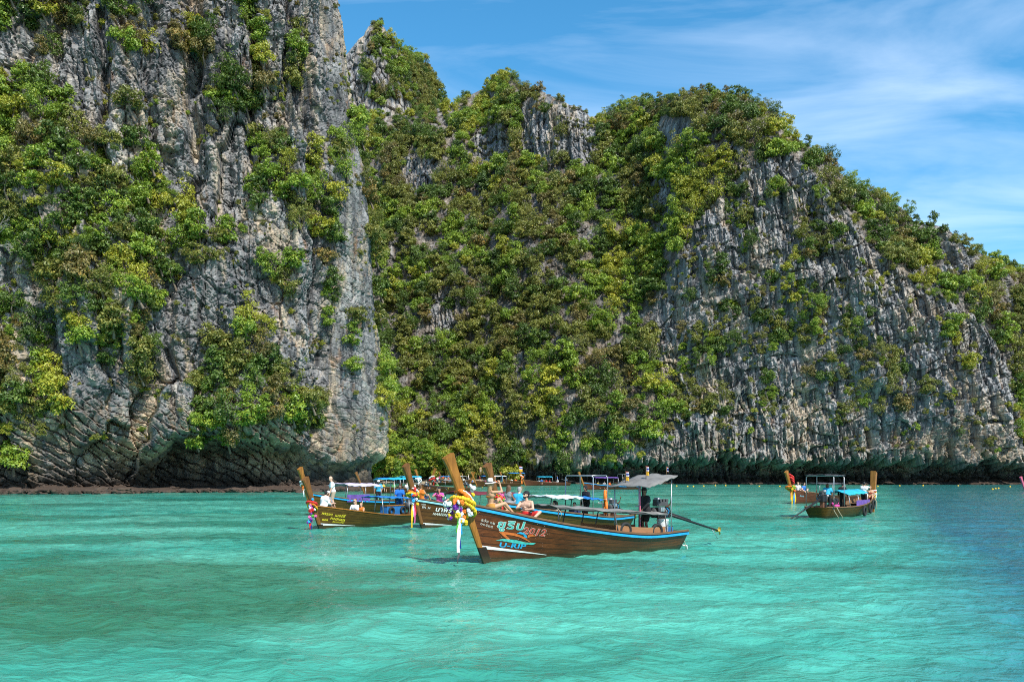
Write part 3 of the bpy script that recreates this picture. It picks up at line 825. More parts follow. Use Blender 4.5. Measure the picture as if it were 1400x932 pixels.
def choose_leaf(g, u, v, where):
    """species drift: neighbours mostly share their colour"""
    off = {'l': 0.5, 'h': 7.5, 's': 3.5}[where]
    n_ = float(fbm(np.array([[u / 62, v / 62, off]]), 2)[0]) * 0.9 + g.gauss(0, 0.30)
    if g.random() < 0.035: return 4
    if n_ < -0.40: return 4 if g.random() < 0.22 else 2
    if n_ < -0.08: return 2 if g.random() < 0.55 else 0
    if n_ < 0.22: return 0 if g.random() < 0.6 else 1
    if n_ < 0.52: return 1
    return 3
plants = []     # x, y, z, radius, shape, leaf, where, u, v
gp = random.Random(5)
for lst, wh in ((pl_left, 'l'), (pl_hill, 'h'), (pl_spire, 's')):
    for (p, n, r, u, v) in lst:
        if wh == 'h' and r > 2.0 and u > 880 and hill_rock(np.array([u]), np.array([v]))[0]: r = gp.uniform(1.2, 2.7)
        if wh == 'h' and r > 2.0 and v < np.interp(u, SKY[:, 0], SKY[:, 1]) + 34: r = gp.uniform(1.2, 2.3)
        si = gp.randrange(len(SHAPES))
        if r < 0.4 * (2.3 if wh == 'l' else 3.3): si = gp.choice([0, 1, 3, 4, 5, 6])
        c = p + n * r * 0.3 + np.array([0, 0, 0.3 * r])
        plants.append((c, n, r, si, choose_leaf(gp, u, v, wh), wh, u, v))
tufts = []
for lst, wh in ((tf_left, 'l'), (tf_hill, 'h')):
    for (p, n, r, u, v) in lst:
        tufts.append((p + n * r * 0.3, n, r, gp.choice([1, 3, 4]), gp.choice([2, 2, 3, 4, 2, 1]), wh, u, v))

def seen(P_):
    return -15 < P_[6] < 1415 and P_[7] > -15
size = lambda q: q[2] / q[0][1]
trees = sorted([q for q in plants if seen(q)], key=lambda q: -size(q))
big = trees[:300]
bigset = set(id(q) for q in big)
rest = [q for q in plants if id(q) not in bigset]

big_hi = size(big[60]); big_lo = size(big[220])
SHW = ['rounded', 'spreading', 'tall', 'drooping', 'flat-topped', 'loose', 'trailing']
for q in big:
    c, n, r, si, li, wh, u, v = q
    t = empty('tree', Vector(c) - Vector((0, 0, 0.9 * r)), gp.uniform(0, 0))
    place = {'l': 'on the headland wall', 'h': 'on the wooded slope', 's': 'on the pointed rock spire'}[wh]
    if wh == 'h':
        if u > 900 and hill_rock(np.array([u]), np.array([v]))[0]: place = 'on the bare grey cliff face'
        elif v < 200 or (u > 1080): place = 'along the ridge of the island'
        elif v > 540: place = 'at the foot of the wooded slope'
    else:
        if wh == 'l' and v > 440: place = 'low on the headland wall'
        elif wh == 'l' and v < 150: place = 'high on the headland wall'
    tag(t, '%s%s tree with a %s crown %s' % (('large ' if r / c[1] > big_hi else 'small ' if r / c[1] < big_lo else ''), LEAF[li][0], SHW[si], place), 'tree', 'trees growing ' + place)
    cr = bpy.data.objects.new('crown', CROWN[si][li]); COL.objects.link(cr); cr.parent = t
    cr.location = (0, 0, 0.9 * r); cr.rotation_euler = (gp.uniform(-.25, .25), gp.uniform(-.25, .25), gp.uniform(0, 6.28))
    s_ = r * gp.uniform(1.0, 1.12); cr.scale = (s_, s_, s_ * gp.uniform(0.85, 1.1))
    tr = bpy.data.objects.new('trunk', TRUNK[si]); COL.objects.link(tr); tr.parent = t
    tr.location = (0, 0, 0.9 * r); tr.rotation_euler = (0, 0, math.atan2(-n[0], n[1] * -1) * 0.5 + gp.uniform(-.3, .3)); tr.scale = (r, r, r)

# the remaining thousands of bushes: one mass of ground cover per slope, set on points
proto = bpy.data.collections.new('foliage_kinds')
POBJ = {}
names = []
for si in range(len(SHAPES)):
    for li in range(len(LEAF)):
        o = bpy.data.objects.new('kind_%02d' % (si * len(LEAF) + li), CROWN[si][li]); proto.objects.link(o)
def stuff_points(name, lst, label, seed):
    g = np.random.default_rng(seed)
    V = np.array([q[0] for q in lst], np.float32)
    me = bpy.data.meshes.new(name); me.vertices.add(len(V)); me.vertices.foreach_set('co', V.ravel()); me.update()
    n = len(V)
    add_attr(me, 'rot', np.stack([g.uniform(-.3, .3, n), g.uniform(-.3, .3, n), g.uniform(0, 6.28, n)], 1).astype(np.float32), 'FLOAT_VECTOR')
    r = np.array([q[2] for q in lst]) * g.uniform(1.0, 1.15, n)
    add_attr(me, 'scl', np.stack([r, r, r * g.uniform(0.8, 1.15, n)], 1).astype(np.float32), 'FLOAT_VECTOR')
    add_attr(me, 'idx', np.array([q[3] * len(LEAF) + q[4] for q in lst], np.int32), 'INT')
    o = link(name, me)
    ng = bpy.data.node_groups.new(name + '_nodes', 'GeometryNodeTree')
    ng.interface.new_socket('Geometry', in_out='INPUT', socket_type='NodeSocketGeometry')
    ng.interface.new_socket('Geometry', in_out='OUTPUT', socket_type='NodeSocketGeometry')
    N = ng.nodes; L = ng.links
    gi = N.new('NodeGroupInput'); go = N.new('NodeGroupOutput')
    ci = N.new('GeometryNodeCollectionInfo'); ci.inputs[0].default_value = proto
    ci.inputs['Separate Children'].default_value = True; ci.inputs['Reset Children'].default_value = True
    ip = N.new('GeometryNodeInstanceOnPoints'); ip.inputs['Pick Instance'].default_value = True
    def na(nm, dt):
        a = N.new('GeometryNodeInputNamedAttribute'); a.data_type = dt; a.inputs['Name'].default_value = nm
        return a.outputs['Attribute']
    e2r = N.new('FunctionNodeEulerToRotation')
    L.new(na('rot', 'FLOAT_VECTOR'), e2r.inputs[0])
    L.new(gi.outputs[0], ip.inputs['Points']); L.new(ci.outputs[0], ip.inputs['Instance'])
    L.new(na('idx', 'INT'), ip.inputs['Instance Index']); L.new(e2r.outputs[0], ip.inputs['Rotation'])
    L.new(na('scl', 'FLOAT_VECTOR'), ip.inputs['Scale']); L.new(ip.outputs[0], go.inputs[0])
    md = o.modifiers.new('scatter', 'NODES'); md.node_group = ng
    tag(o, label, 'foliage', kind='stuff')
    return o
stuff_points('hillside_foliage', [q for q in rest if q[5] == 'h'], 'dense scrub and small trees covering the island slope', 1)
stuff_points('headland_foliage', [q for q in rest if q[5] == 'l'], 'bushes and scrub clinging to the headland wall', 2)
stuff_points('spire_foliage', [q for q in rest if q[5] == 's'], 'scrub growing on the pointed rock spire', 3)
stuff_points('cliff_tufts', tufts, 'tufts of dry grass and small plants in the rock cracks', 4)
print('PLANTS', len(plants), len(tufts))

# pale beach bushes in the cove
cove = []
for k in range(70):
    u = gp.uniform(512, 616); D = gp.uniform(205, 217); v0 = gp.uniform(600, 646)
    v0 = max(v0, 606 + 0.35 * max(0, u - 570))
    p = at(u, v0, D); cove.append((np.array(p), np.array([0, -1, 0.3]), gp.uniform(1.2, 2.1), gp.choice([0, 2]), gp.choice([1, 1, 1, 3]), 'h', u, v0))
stuff_points('cove_shrubs', cove, 'bright green beach shrubs massed at the back of the cove', 5)

# bare grey branches on the headland wall
def dead_tree(name, base, out_dir, size_, seed):
    g = random.Random(seed); L = []
    def grow(p, d, ln, r, depth):
        q = p + d * ln
        m_ = (p + q) / 2 + np.array([g.uniform(-1, 1), g.uniform(-1, 1), g.uniform(-1, 1)]) * ln * 0.1
        L.append(tube_np([p, m_, q], [r, r * 0.85, r * 0.65], 5))
        if depth == 0: return
        for k in range(3):
            d2 = d + np.array([g.uniform(-1, 1), g.uniform(-.6, .6), g.uniform(-.7, .7)]) * 0.8
            d2 /= np.linalg.norm(d2); grow(q, d2, ln * g.uniform(.6, .85), r * 0.62, depth - 1)
    grow(np.zeros(3), np.array(out_dir) / np.linalg.norm(out_dir), size_, size_ * 0.06, 4)
    V, Q = join_np(L)
    o = link(name, np_mesh(name, V, Q, smooth=True), None, M_deadwood); o.location = base
    return o
def wall_point(P_, U_, V_, u, v):
    k = np.argmin((U_ - u) ** 2 + (V_ - v) ** 2); return Vector(P_.reshape(-1, 3)[k])
tag(dead_tree('bare_branches', wall_point(L_P, L_u, L_v, -6, 345) + Vector((0, -2.6, 0)), (0.8, -0.5, 0.10), 1.9, 3), 'leafless grey branches hanging off the headland wall among bushes', 'branches')
tag(dead_tree('bare_branches', wall_point(HP, H_u, H_v, 1005, 560) + Vector((0, -1.0, 0)), (0.05, -0.3, 1), 1.9, 8), 'pale leafless tree standing against the grey cliff face', 'tree')
# ------------------------------------------------------------------ boat materials
def wood_material(name, dark, light, rough=0.5, coat=0.06, seams=9, wear=(0.25, 0.2, 0.13), gs=(0.35, 4, 4)):
    m, t, b = new_mat(name)
    tc = t.nodes.new('ShaderNodeTexCoord'); pos = tc.outputs['Object']
    at_ = t.nodes.new('ShaderNodeAttribute'); at_.attribute_name = 'strake'
    grain = noise_node(t, mapping(t, pos, gs), 3.5, 7, 0.65, 0.5)
    tone = noise_node(t, mapping(t, pos, (0.5, 1.5, 1.5)), 1.0, 4, 0.6)
    c = mix_col(t, rng_node(t, grain, 0.3, 0.7), dark, light)
    c = mix_col(t, rng_node(t, tone, 0.42, 0.72, 0, 0.5), c, tuple(x * 0.55 for x in dark))
    scuff = noise_node(t, mapping(t, pos, (0.6, 3, 3)), 6.0, 6, 0.75, 1.0)
    c = mix_col(t, rng_node(t, scuff, 0.66, 0.80, 0, 0.30), c, wear)
    if seams:
        fr = math_node(t, 'FRACT', math_node(t, 'MULTIPLY', at_.outputs['Fac'], float(seams)))
        sm = math_node(t, 'ABSOLUTE', math_node(t, 'SUBTRACT', fr, 0.5))
        line = rng_node(t, sm, 0.40, 0.475)
        pl = t.nodes.new('ShaderNodeTexWhiteNoise'); pl.noise_dimensions = '1D'
        t.links.new(math_node(t, 'FLOOR', math_node(t, 'MULTIPLY', at_.outputs['Fac'], float(seams))), pl.inputs['W'])
        c = mix_col(t, math_node(t, 'MULTIPLY', pl.outputs['Value'], 0.35), c, tuple(x * 0.5 for x in dark))
        c = mix_col(t, math_node(t, 'MULTIPLY', line, 0.75), c, (0.008, 0.005, 0.003))
    sz_ = t.nodes.new('ShaderNodeSeparateXYZ'); t.links.new(pos, sz_.inputs[0])
    if seams: c = mix_col(t, rng_node(t, math_node(t, 'ADD', sz_.outputs[2], math_node(t, 'MULTIPLY', tone, 0.25)), 0.16, 0.34, 0.75, 0.0), c, (0.045, 0.042, 0.020))
    t.links.new(c, b.inputs['Base Color'])
    t.links.new(rng_node(t, grain, 0.2, 0.8, rough - 0.08, rough + 0.2), b.inputs['Roughness'])
    b.inputs['Coat Weight'].default_value = coat; b.inputs['Coat Roughness'].default_value = 0.25
    b.inputs['Specular IOR Level'].default_value = 0.22
    bp = t.nodes.new('ShaderNodeBump'); bp.inputs['Strength'].default_value = 0.25; bp.inputs['Distance'].default_value = 0.01
    t.links.new(grain, bp.inputs['Height']); t.links.new(bp.outputs[0], b.inputs['Normal'])
    return m
MW_main = wood_material('varnished_mahogany', (0.060, 0.015, 0.004), (0.215, 0.060, 0.014), 0.38, 0.28)
MW_main_low = wood_material('bottom_planks', (0.045, 0.022, 0.010), (0.12, 0.062, 0.026), 0.5, 0.1)
MW_olive = wood_material('olive_varnish', (0.065, 0.034, 0.005), (0.165, 0.085, 0.012))
MW_brown = wood_material('brown_varnish', (0.055, 0.022, 0.005), (0.155, 0.064, 0.014))
MW_red = wood_material('red_brown_varnish', (0.095, 0.028, 0.014), (0.21, 0.065, 0.03))
MW_stem = wood_material('orange_stem_wood', (0.20, 0.075, 0.012), (0.40, 0.17, 0.030), 0.45, 0.1, 0, gs=(4, 4, 0.35))
MW_stem_d = wood_material('dark_stem_wood', (0.12, 0.050, 0.014), (0.26, 0.11, 0.030), 0.5, 0.1, 0, gs=(4, 4, 0.35))
MW_deck = wood_material('deck_wood', (0.11, 0.060, 0.028), (0.22, 0.13, 0.065), 0.7, 0.0, 0)
MW_panel = wood_material('side_panel_wood', (0.26, 0.115, 0.050), (0.36, 0.17, 0.080), 0.7, 0.0, 0)
MW_trim = wood_material('gunwale_wood', (0.13, 0.062, 0.030), (0.26, 0.14, 0.075), 0.6, 0.05, 0)
MC = {}
for nm, c, r in (('blue', (0.012, 0.30, 0.62), .45), ('pale_blue', (0.25, 0.55, 0.66), .5), ('white', (0.74, 0.74, 0.71), .5), ('black', (0.012, 0.012, 0.013), .6), ('grey', (0.28, 0.275, 0.26), .8), ('dark_grey', (0.06, 0.06, 0.062), .7),
                 ('tarp_grey', (0.19, 0.18, 0.165), .85), ('tarp_blue', (0.015, 0.16, 0.46), .6), ('tarp_cyan', (0.02, 0.38, 0.56), .6), ('tarp_white', (0.66, 0.68, 0.72), .6), ('tarp_purple', (0.13, 0.06, 0.28), .6), ('tarp_red', (0.16, 0.02, 0.03), .6), ('tarp_lilac', (0.60, 0.50, 0.66), .6),
                 ('yellow', (0.72, 0.45, 0.015), .6), ('orange', (0.72, 0.17, 0.012), .6), ('red', (0.55, 0.02, 0.015), .55), ('green', (0.10, 0.36, 0.03), .6), ('violet', (0.17, 0.02, 0.30), .6), ('pink', (0.70, 0.12, 0.32), .6), ('navy', (0.012, 0.03, 0.20), .6),
                 ('teal_paint', (0.06, 0.40, 0.34), .5), ('orange_paint', (0.55, 0.13, 0.025), .5), ('sky_paint', (0.02, 0.32, 0.55), .5), ('red_paint', (0.45, 0.045, 0.02), .5), ('cream_paint', (0.60, 0.58, 0.50), .5), ('yellow_paint', (0.62, 0.50, 0.03), .5),
                 ('steel', (0.42, 0.42, 0.42), .4), ('rust', (0.16, 0.07, 0.035), .8), ('rubber', (0.018, 0.018, 0.018), .75), ('rope', (0.42, 0.36, 0.25), .9), ('gold', (0.55, 0.36, 0.06), .5), ('engine_box_blue', (0.02, 0.14, 0.36), .55), ('post_pink', (0.50, 0.10, 0.16), .6)):
    MC[nm] = simple(nm + '_coat', c, r, metal=0.8 if nm == 'steel' else 0.0, var=0.5 if 'paint' in nm else 0.38 if 'tarp' in nm else 0.24, scale=11.0 if 'paint' in nm else 2.2 if 'tarp' in nm else 5.0, bump=0.08)

# ------------------------------------------------------------------ small shape kit
def mesh_obj(name, V, Q, mat, parent=None, smooth=False, tris=None):
    me = np_mesh(name, V, Q if Q is not None and len(Q) else None, tris, smooth)
    me.materials.append(mat)
    return link(name, me, parent)

def rod(name, pts, r, mat, parent, n=8):
    pts = np.array([tuple(p) for p in pts], float)
    rr = np.full(len(pts), r) if np.isscalar(r) else np.array(r)
    V, Q = tube_np(pts, rr, n)
    k = len(pts); o = len(V)
    V = np.concatenate([V, pts[:1], pts[-1:]])
    T = [(o, (j + 1) % n, j) for j in range(n)] + [(o + 1, (k - 1) * n + j, (k - 1) * n + (j + 1) % n) for j in range(n)]
    return mesh_obj(name, V, Q, mat, parent, True, np.array(T))

def rbox(name, c, d, mat, parent, rot=(0, 0, 0), bev=0.015, taper=1.0):
    bm = bmesh.new(); bmesh.ops.create_cube(bm, size=1.0)
    for v in bm.verts:
        f = taper if v.co.z > 0 else 1.0
        v.co = Vector((v.co.x * d[0] * f, v.co.y * d[1] * f, v.co.z * d[2]))
    if bev > 0: bmesh.ops.bevel(bm, geom=bm.edges[:], offset=min(bev, min(d) * 0.3), segments=2, affect='EDGES', profile=0.7)
    bm.transform(Matrix.Translation(c) @ Euler(rot).to_matrix().to_4x4())
    me = bpy.data.meshes.new(name); bm.to_mesh(me); bm.free(); me.materials.append(mat)
    return link(name, me, parent)

def lathe(name, prof, mat, parent, loc=(0, 0, 0), rot=(0, 0, 0), n=16, sc=(1, 1, 1)):
    prof = np.array(prof, float); k = len(prof)
    th = np.arange(n) * 2 * math.pi / n
    V = np.stack([prof[:, 0][:, None] * np.cos(th), prof[:, 0][:, None] * np.sin(th), np.repeat(prof[:, 1][:, None], n, 1)], -1).reshape(-1, 3) * np.array(sc)
    Q = np.array([(i * n + j, i * n + (j + 1) % n, (i + 1) * n + (j + 1) % n, (i + 1) * n + j) for i in range(k - 1) for j in range(n)])
    M = np.array(Euler(rot).to_matrix()); V = V @ M.T + np.array(loc)
    return mesh_obj(name, V, Q, mat, parent, True)

def torus_np(R0, r0, n=24, m=10):
    a = np.arange(n) * 2 * math.pi / n; b = np.arange(m) * 2 * math.pi / m
    A, B = np.meshgrid(a, b, indexing='ij')
    V = np.stack([(R0 + r0 * np.cos(B)) * np.cos(A), (R0 + r0 * np.cos(B)) * np.sin(A), r0 * np.sin(B)], -1).reshape(-1, 3)
    Q = np.array([(i * m + j, ((i + 1) % n) * m + j, ((i + 1) % n) * m + (j + 1) % m, i * m + (j + 1) % m) for i in range(n) for j in range(m)])
    return V, Q

def ellipsoid_np(c, r, n=12, m=8):
    V = [(0, 0, 1)]
    for i in range(1, m):
        ph = math.pi * i / m
        for j in range(n):
            th = 2 * math.pi * j / n; V.append((math.sin(ph) * math.cos(th), math.sin(ph) * math.sin(th), math.cos(ph)))
    V.append((0, 0, -1)); V = np.array(V) * np.array(r) + np.array(c)
    T = [(0, 1 + j, 1 + (j + 1) % n) for j in range(n)]
    for i in range(m - 2):
        for j in range(n):
            a = 1 + i * n + j; b_ = 1 + i * n + (j + 1) % n; T += [(a, a + n, b_ + n), (a, b_ + n, b_)]
    o = 1 + (m - 2) * n; T += [(len(V) - 1, o + (j + 1) % n, o + j) for j in range(n)]
    return V, np.array(T)

# ------------------------------------------------------------------ longtail boat
class Boat:
    """local frame: x runs aft from the stem at the waterline, z up; y points to the left when facing aft"""
    def __init__(s, name, label, group, bow, aft, L, B, fb, stem_h, rake=0.42, hull=MW_olive, strip=None, stem=MW_stem, detail=2, white=True, zoff=0.0, bottom=None, trim=None, stem_w=0.16, stem_t=(0.28, 0.34), wz=(0.24, 0.08)):
        s.L, s.B, s.rake, s.stem_h = L, B, rake, stem_h
        s.fbz = fb
        a = Vector((aft[0], aft[1], 0)).normalized(); s.aft = a
        s.root = empty(name, (bow[0], bow[1], zoff), math.atan2(a.y, a.x))
        tag(s.root, label, 'boat', group)
        s.M = Matrix.Translation((bow[0], bow[1], zoff)) @ Matrix.Rotation(math.atan2(a.y, a.x), 4, 'Z')
        s.detail = detail
        nt_, nv = (46, 14) if detail >= 2 else (22, 8)
        ts = np.linspace(0, 1, nt_) ** 1.25
        vs = np.linspace(0, 1, nv)
        # outer skin, keel to gunwale on both sides, and an inner skin 4 cm inside
        def skin(inset, nm, mat, zlo=None):
            V = []; A = []
            for t in ts:
                for v in np.concatenate([-vs[::-1], vs[1:]]):
                    p = s.pt(t, abs(v), inset); V.append((p[0], p[1] * np.sign(v) if v != 0 else 0, p[2])); A.append(abs(v))
            m = 2 * nv - 1
            Q = np.array([(i * m + j, (i + 1) * m + j, (i + 1) * m + j + 1, i * m + j + 1) for i in range(nt_ - 1) for j in range(m - 1)])
            # transom
            T = np.array([((nt_ - 1) * m + j, (nt_ - 1) * m + m - 1 - j, (nt_ - 1) * m + m - 2 - j, (nt_ - 1) * m + j + 1) for j in range(nv - 1)])
            Qa = np.concatenate([Q, T]) if inset == 0 else np.concatenate([Q[:, ::-1], T[:, ::-1]])
            me = np_mesh(nm, V, Qa, smooth=True); add_attr(me, 'strake', np.array(A, np.float32)); me.materials.append(mat)
            o = link(nm, me, s.root)
            return o
        s.hull = skin(0.0, 'hull', hull)
        skin(0.04, 'inner_planking', MW_deck)
        trim = trim or MW_trim
        for sd in (-1, 1):                                      # gunwale rail and painted rubbing strake, both sides
            s.ribbon('gunwale', sd, 1.0, 1.0, 0.05, 0.055, trim, up=0.03)
            if strip is not None: s.ribbon('rubbing_strake', sd, 0, 0, 0.035, 0.075, strip, drop=0.075)
        if white is True or white is not False:
            wm = MC['white']
            for sd in (-1, 1): s.stripe('waterline_stripe', sd, 0.005, 0.22 if white is True else white, wz[0], wz[1], 0.10, wm)
        # stem board rising at the bow
        w = stem_w / 2; f0, f1 = stem_t
        zb = max(0.12, wz[0] - 0.02) if white is not False else -0.35; H = stem_h
        if zb > 0:
            V = []; zs_ = np.linspace(-0.35, zb + 0.02, 5)
            for z in zs_:
                xa = -s.rake * z - 0.05; V += [(xa, -.045, z), (xa + .28, -.07, z), (xa + .28, .07, z), (xa, .045, z)]
            Qf = [(i * 4 + j, i * 4 + (j + 1) % 4, (i + 1) * 4 + (j + 1) % 4, (i + 1) * 4 + j) for i in range(4) for j in range(4)]
            mesh_obj('forefoot', np.array(V), np.array(Qf), MW_main_low, s.root)
        prof = []
        for z in np.linspace(zb, H, 9):
            q = (z - zb) / (H - zb)
            xf = -s.rake * z - 0.06 - 0.10 * q * q * H * 0.3; ln = f0 * (0.55 + 0.45 * q) + (f1 - f0) * q
            if z < fb[0] - 0.05: ln = min(ln, 0.30)
            prof.append((xf, xf + ln, z, w * (0.8 + 0.35 * q)))
        V = []; 
        for (xa, xb, z, ww) in prof:
            V += [(xa, -ww * 0.55, z), (xa + 0.05, -ww, z), (xb, -ww, z - 0.0), (xb, ww, z), (xa + 0.05, ww, z), (xa, ww * 0.55, z)]
        V = np.array(V); n = len(prof)
        V[-6:, 2] += (V[-6:, 0] - V[-6:, 0].mean()) * 0.55     # the head is cut at a slant
        Q = [(i * 6 + j, i * 6 + (j + 1) % 6, (i + 1) * 6 + (j + 1) % 6, (i + 1) * 6 + j) for i in range(n - 1) for j in range(6)]
        e = (n - 1) * 6; Q += [(e, e + 1, e + 4, e + 5), (e + 1, e + 2, e + 3, e + 4)]
        s.stem = mesh_obj('stem_board', V, np.array(Q), stem, s.root)
        s.stem_top = s.M @ Vector((prof[-1][0] + 0.2, 0, H))
        # decks
        s.deck('foredeck', 0.02, 0.26, lambda t: s.sheer(t) - 0.14, MW_deck)
        s.deck('floor', 0.24, 0.99, lambda t: max(0.22, s.sheer(t) - 0.55), MW_deck)
        if detail >= 2:
            for t in (0.34, 0.46, 0.58, 0.70): s.thwart(t)
    def sheer(s, t):
        x = [0, .25, .5, .75, 1.0]; y = s.fbz
        t = min(max(t, 0), 1)
        # smooth interpolation
        k = min(int(t / .25), 3); u = (t - x[k]) / .25
        p0 = y[max(k - 1, 0)] if k > 0 else 2 * y[0] - y[1]; p1 = y[k]; p2 = y[k + 1]; p3 = y[min(k + 2, 4)] if k < 3 else 2 * y[4] - y[3]
        return 0.5 * ((2 * p1) + (-p0 + p2) * u + (2 * p0 - 5 * p1 + 4 * p2 - p3) * u * u + (-p0 + 3 * p1 - 3 * p2 + p3) * u ** 3)
    def half(s, t):
        b = s.B / 2
        f = 1 - max(0, 1 - t / 0.56) ** 2.1
        return b * (f * (1 - 0.30 * max(0, (t - 0.6) / 0.4) ** 1.8)) + 0.035
    def pt(s, t, v, inset=0.0):
        zs = s.sheer(t); zk = -0.35 + 0.12 * t ** 6 + inset
        z = zk + (zs - zk) * v
        p = 0.40 + 0.55 * (1 - t) ** 3
        y = max(0.0, s.half(t) * max(v, 1e-4) ** p - inset * (1.2 if t > .02 else .5))
        x = s.L * t - s.rake * z * max(0, 1 - t * 1.6) ** 3 + 0.22 * z * t ** 10 - (inset if t > .99 else 0)
        return (x, y, z)
    def at_sz(s, sx, z, side, off=0.010):
        """point on the outer skin at distance sx aft and height z"""
        t = sx / s.L
        for _ in range(8):
            zk = -0.35 + 0.12 * t ** 6; v = (z - zk) / (s.sheer(t) - zk)
            p = s.pt(min(max(t, 0), 1), min(max(v, 0.0), 1)); t = min(max(t + (sx - p[0]) / s.L, 0), 1)
        zk = -0.35 + 0.12 * t ** 6; v = min(max((z - zk) / (s.sheer(t) - zk), 0), 1)
        p = s.pt(t, v); e = 0.01
        pa = np.array(s.pt(min(t + e, 1), v)) - np.array(s.pt(max(t - e, 0), v)); pb = np.array(s.pt(t, min(v + .03, 1))) - np.array(s.pt(t, max(v - .03, 0)))
        n = np.cross(pa, pb); n /= np.linalg.norm(n) + 1e-9
        if n[1] < 0: n = -n
        q = np.array(p) + n * off
        return (q[0], q[1] * side, q[2])
    def ribbon(s, nm, sd, a, b, th, hh, mat, up=0.0, drop=0.0):
        ts = np.linspace(0, 1, 40 if s.detail >= 2 else 16) ** 1.2; V = []
        for t in ts:
            x, y, z = s.pt(t, 1.0); z0 = z + up - drop
            yo = y + th * 0.5; yi = y - th
            if drop > 0:
                k = s.pt(t, 1 - 0.5 * drop / max(0.3, z)); yo = y + 0.022; yi = y - 0.02
            V += [(x, sd * yi, z0 - hh / 2), (x, sd * yo, z0 - hh / 2), (x, sd * yo, z0 + hh / 2), (x, sd * yi, z0 + hh / 2)]
        n = len(ts); Q = []
        for i in range(n - 1):
            for j in range(4):
                q = (i * 4 + j, (i + 1) * 4 + j, (i + 1) * 4 + (j + 1) % 4, i * 4 + (j + 1) % 4); Q.append(q if sd > 0 else q[::-1])
        Q += [(0, 1, 2, 3), ((n - 1) * 4 + 3, (n - 1) * 4 + 2, (n - 1) * 4 + 1, (n - 1) * 4)]
        return mesh_obj(nm, np.array(V), np.array(Q), mat, s.root)
    def stripe(s, nm, sd, t0, t1, z0, z1, h, mat):
        V = []; n = 24
        for k in range(n):
            q = k / (n - 1); sx = s.L * (t0 + (t1 - t0) * q) - s.rake * z0 * (1 - q) ** 2 * 0.9
            zz = z0 * (1 - q) + z1 * q; hh = h * (1 - 0.85 * q)
            V += [s.at_sz(sx, zz - hh / 2, sd, 0.012), s.at_sz(sx, zz + hh / 2, sd, 0.012)]
        Q = [(2 * k, 2 * k + 2, 2 * k + 3, 2 * k + 1) for k in range(n - 1)]
        if sd < 0: pass
        return mesh_obj(nm, np.array(V), np.array(Q), mat, s.root)
    def deck(s, nm, t0, t1, zf, mat):
        V = []; n = 18
        for k in range(n):
            t = t0 + (t1 - t0) * k / (n - 1); z = zf(t)
            zk = -0.35; v = (z - zk) / (s.sheer(t) - zk); x, y, _ = s.pt(t, min(v, 1)); y = max(0.0, y - 0.03)
            for q in (-1, -.5, 0, .5, 1): V.append((x, y * q, z))
        Q = [(k * 5 + j, (k + 1) * 5 + j, (k + 1) * 5 + j + 1, k * 5 + j + 1) for k in range(n - 1) for j in range(4)]
        return mesh_obj(nm, np.array(V), np.array(Q), mat, s.root)
    def thwart(s, t):
        z = s.sheer(t) - 0.16; b = s.half(t) - 0.10
        return rbox('thwart', (s.L * t, 0, z), (0.24, 2 * b, 0.04), MW_deck, s.root, bev=0.008)
    def text(s, body, sx, z, size, slope, side, mat, shear=0.15, xs=1.0, outline=None, bold=0.0, nm='lettering'):
        """painted words wrapped on the hull; runs aft on side -1 and forward on side +1"""
        def mk(off, dil, m_):
            c = bpy.data.curves.new('txt', 'FONT'); c.body = body; c.size = size; c.shear = shear; c.offset = dil; c.resolution_u = 2; c.space_character = 1.08
            o = bpy.data.objects.new('txt', c); COL.objects.link(o); bpy.context.view_layer.update()
            me = bpy.data.meshes.new_from_object(o.evaluated_get(bpy.context.evaluated_depsgraph_get()))
            bpy.data.objects.remove(o); bpy.data.curves.remove(c)
            for v in me.vertices:
                a = v.co.x * xs
                v.co = Vector(s.at_sz(sx + a if side < 0 else sx - a, z + v.co.y + slope * a, side, off))
            me.materials.clear(); me.materials.append(m_)
            return me
        o = link(nm, mk(0.014, bold, mat), s.hull)
        if outline is not None: link('lettering_outline', mk(0.010, bold + size * 0.022, outline), s.hull)
        return o
    def patch(s, poly, side, mat, off=0.014, nm='painted_mark'):
        """filled outline in (aft distance, height) wrapped on the hull"""
        bm = bmesh.new(); vs = [bm.verts.new((p[0], p[1], 0)) for p in poly]; bm.faces.new(vs)
        bmesh.ops.triangulate(bm, faces=bm.faces[:])
        bmesh.ops.subdivide_edges(bm, edges=bm.edges[:], cuts=2)
        for v in bm.verts: v.co = Vector(s.at_sz(v.co.x, v.co.y, side, off))
        me = bpy.data.meshes.new(nm); bm.to_mesh(me); bm.free(); me.materials.append(mat)
        return link(nm, me, s.hull)
    def canopy(s, x0, x1, z0, z1, w, mat, arch=0.08, posts=(), post_mat=None, sag=0.0, th=0.03, nm='canopy', base_z=None, skew=0.0, fringe=None):
        n, m = 14, 9; V = []
        for k in range(n):
            q = k / (n - 1); x = x0 + (x1 - x0) * q; z = z0 + (z1 - z0) * q - sag * math.sin(math.pi * q * 3) ** 2 * 0.3
            for j in range(m):
                r = j / (m - 1) * 2 - 1; V.append((x, r * w / 2, z + arch * (1 - r * r) + 0.022 * math.sin(k * 2.1 + j * 1.3) + 0.018 * math.sin(k * 0.9 - j * 2.2)))
        V = np.array(V); V2 = V.copy(); V2[:, 2] -= th; o = n * m
        Q = [(k * m + j, (k + 1) * m + j, (k + 1) * m + j + 1, k * m + j + 1) for k in range(n - 1) for j in range(m - 1)]
        Q2 = [(o + a, o + d_, o + c_, o + b_) for (a, b_, c_, d_) in Q]
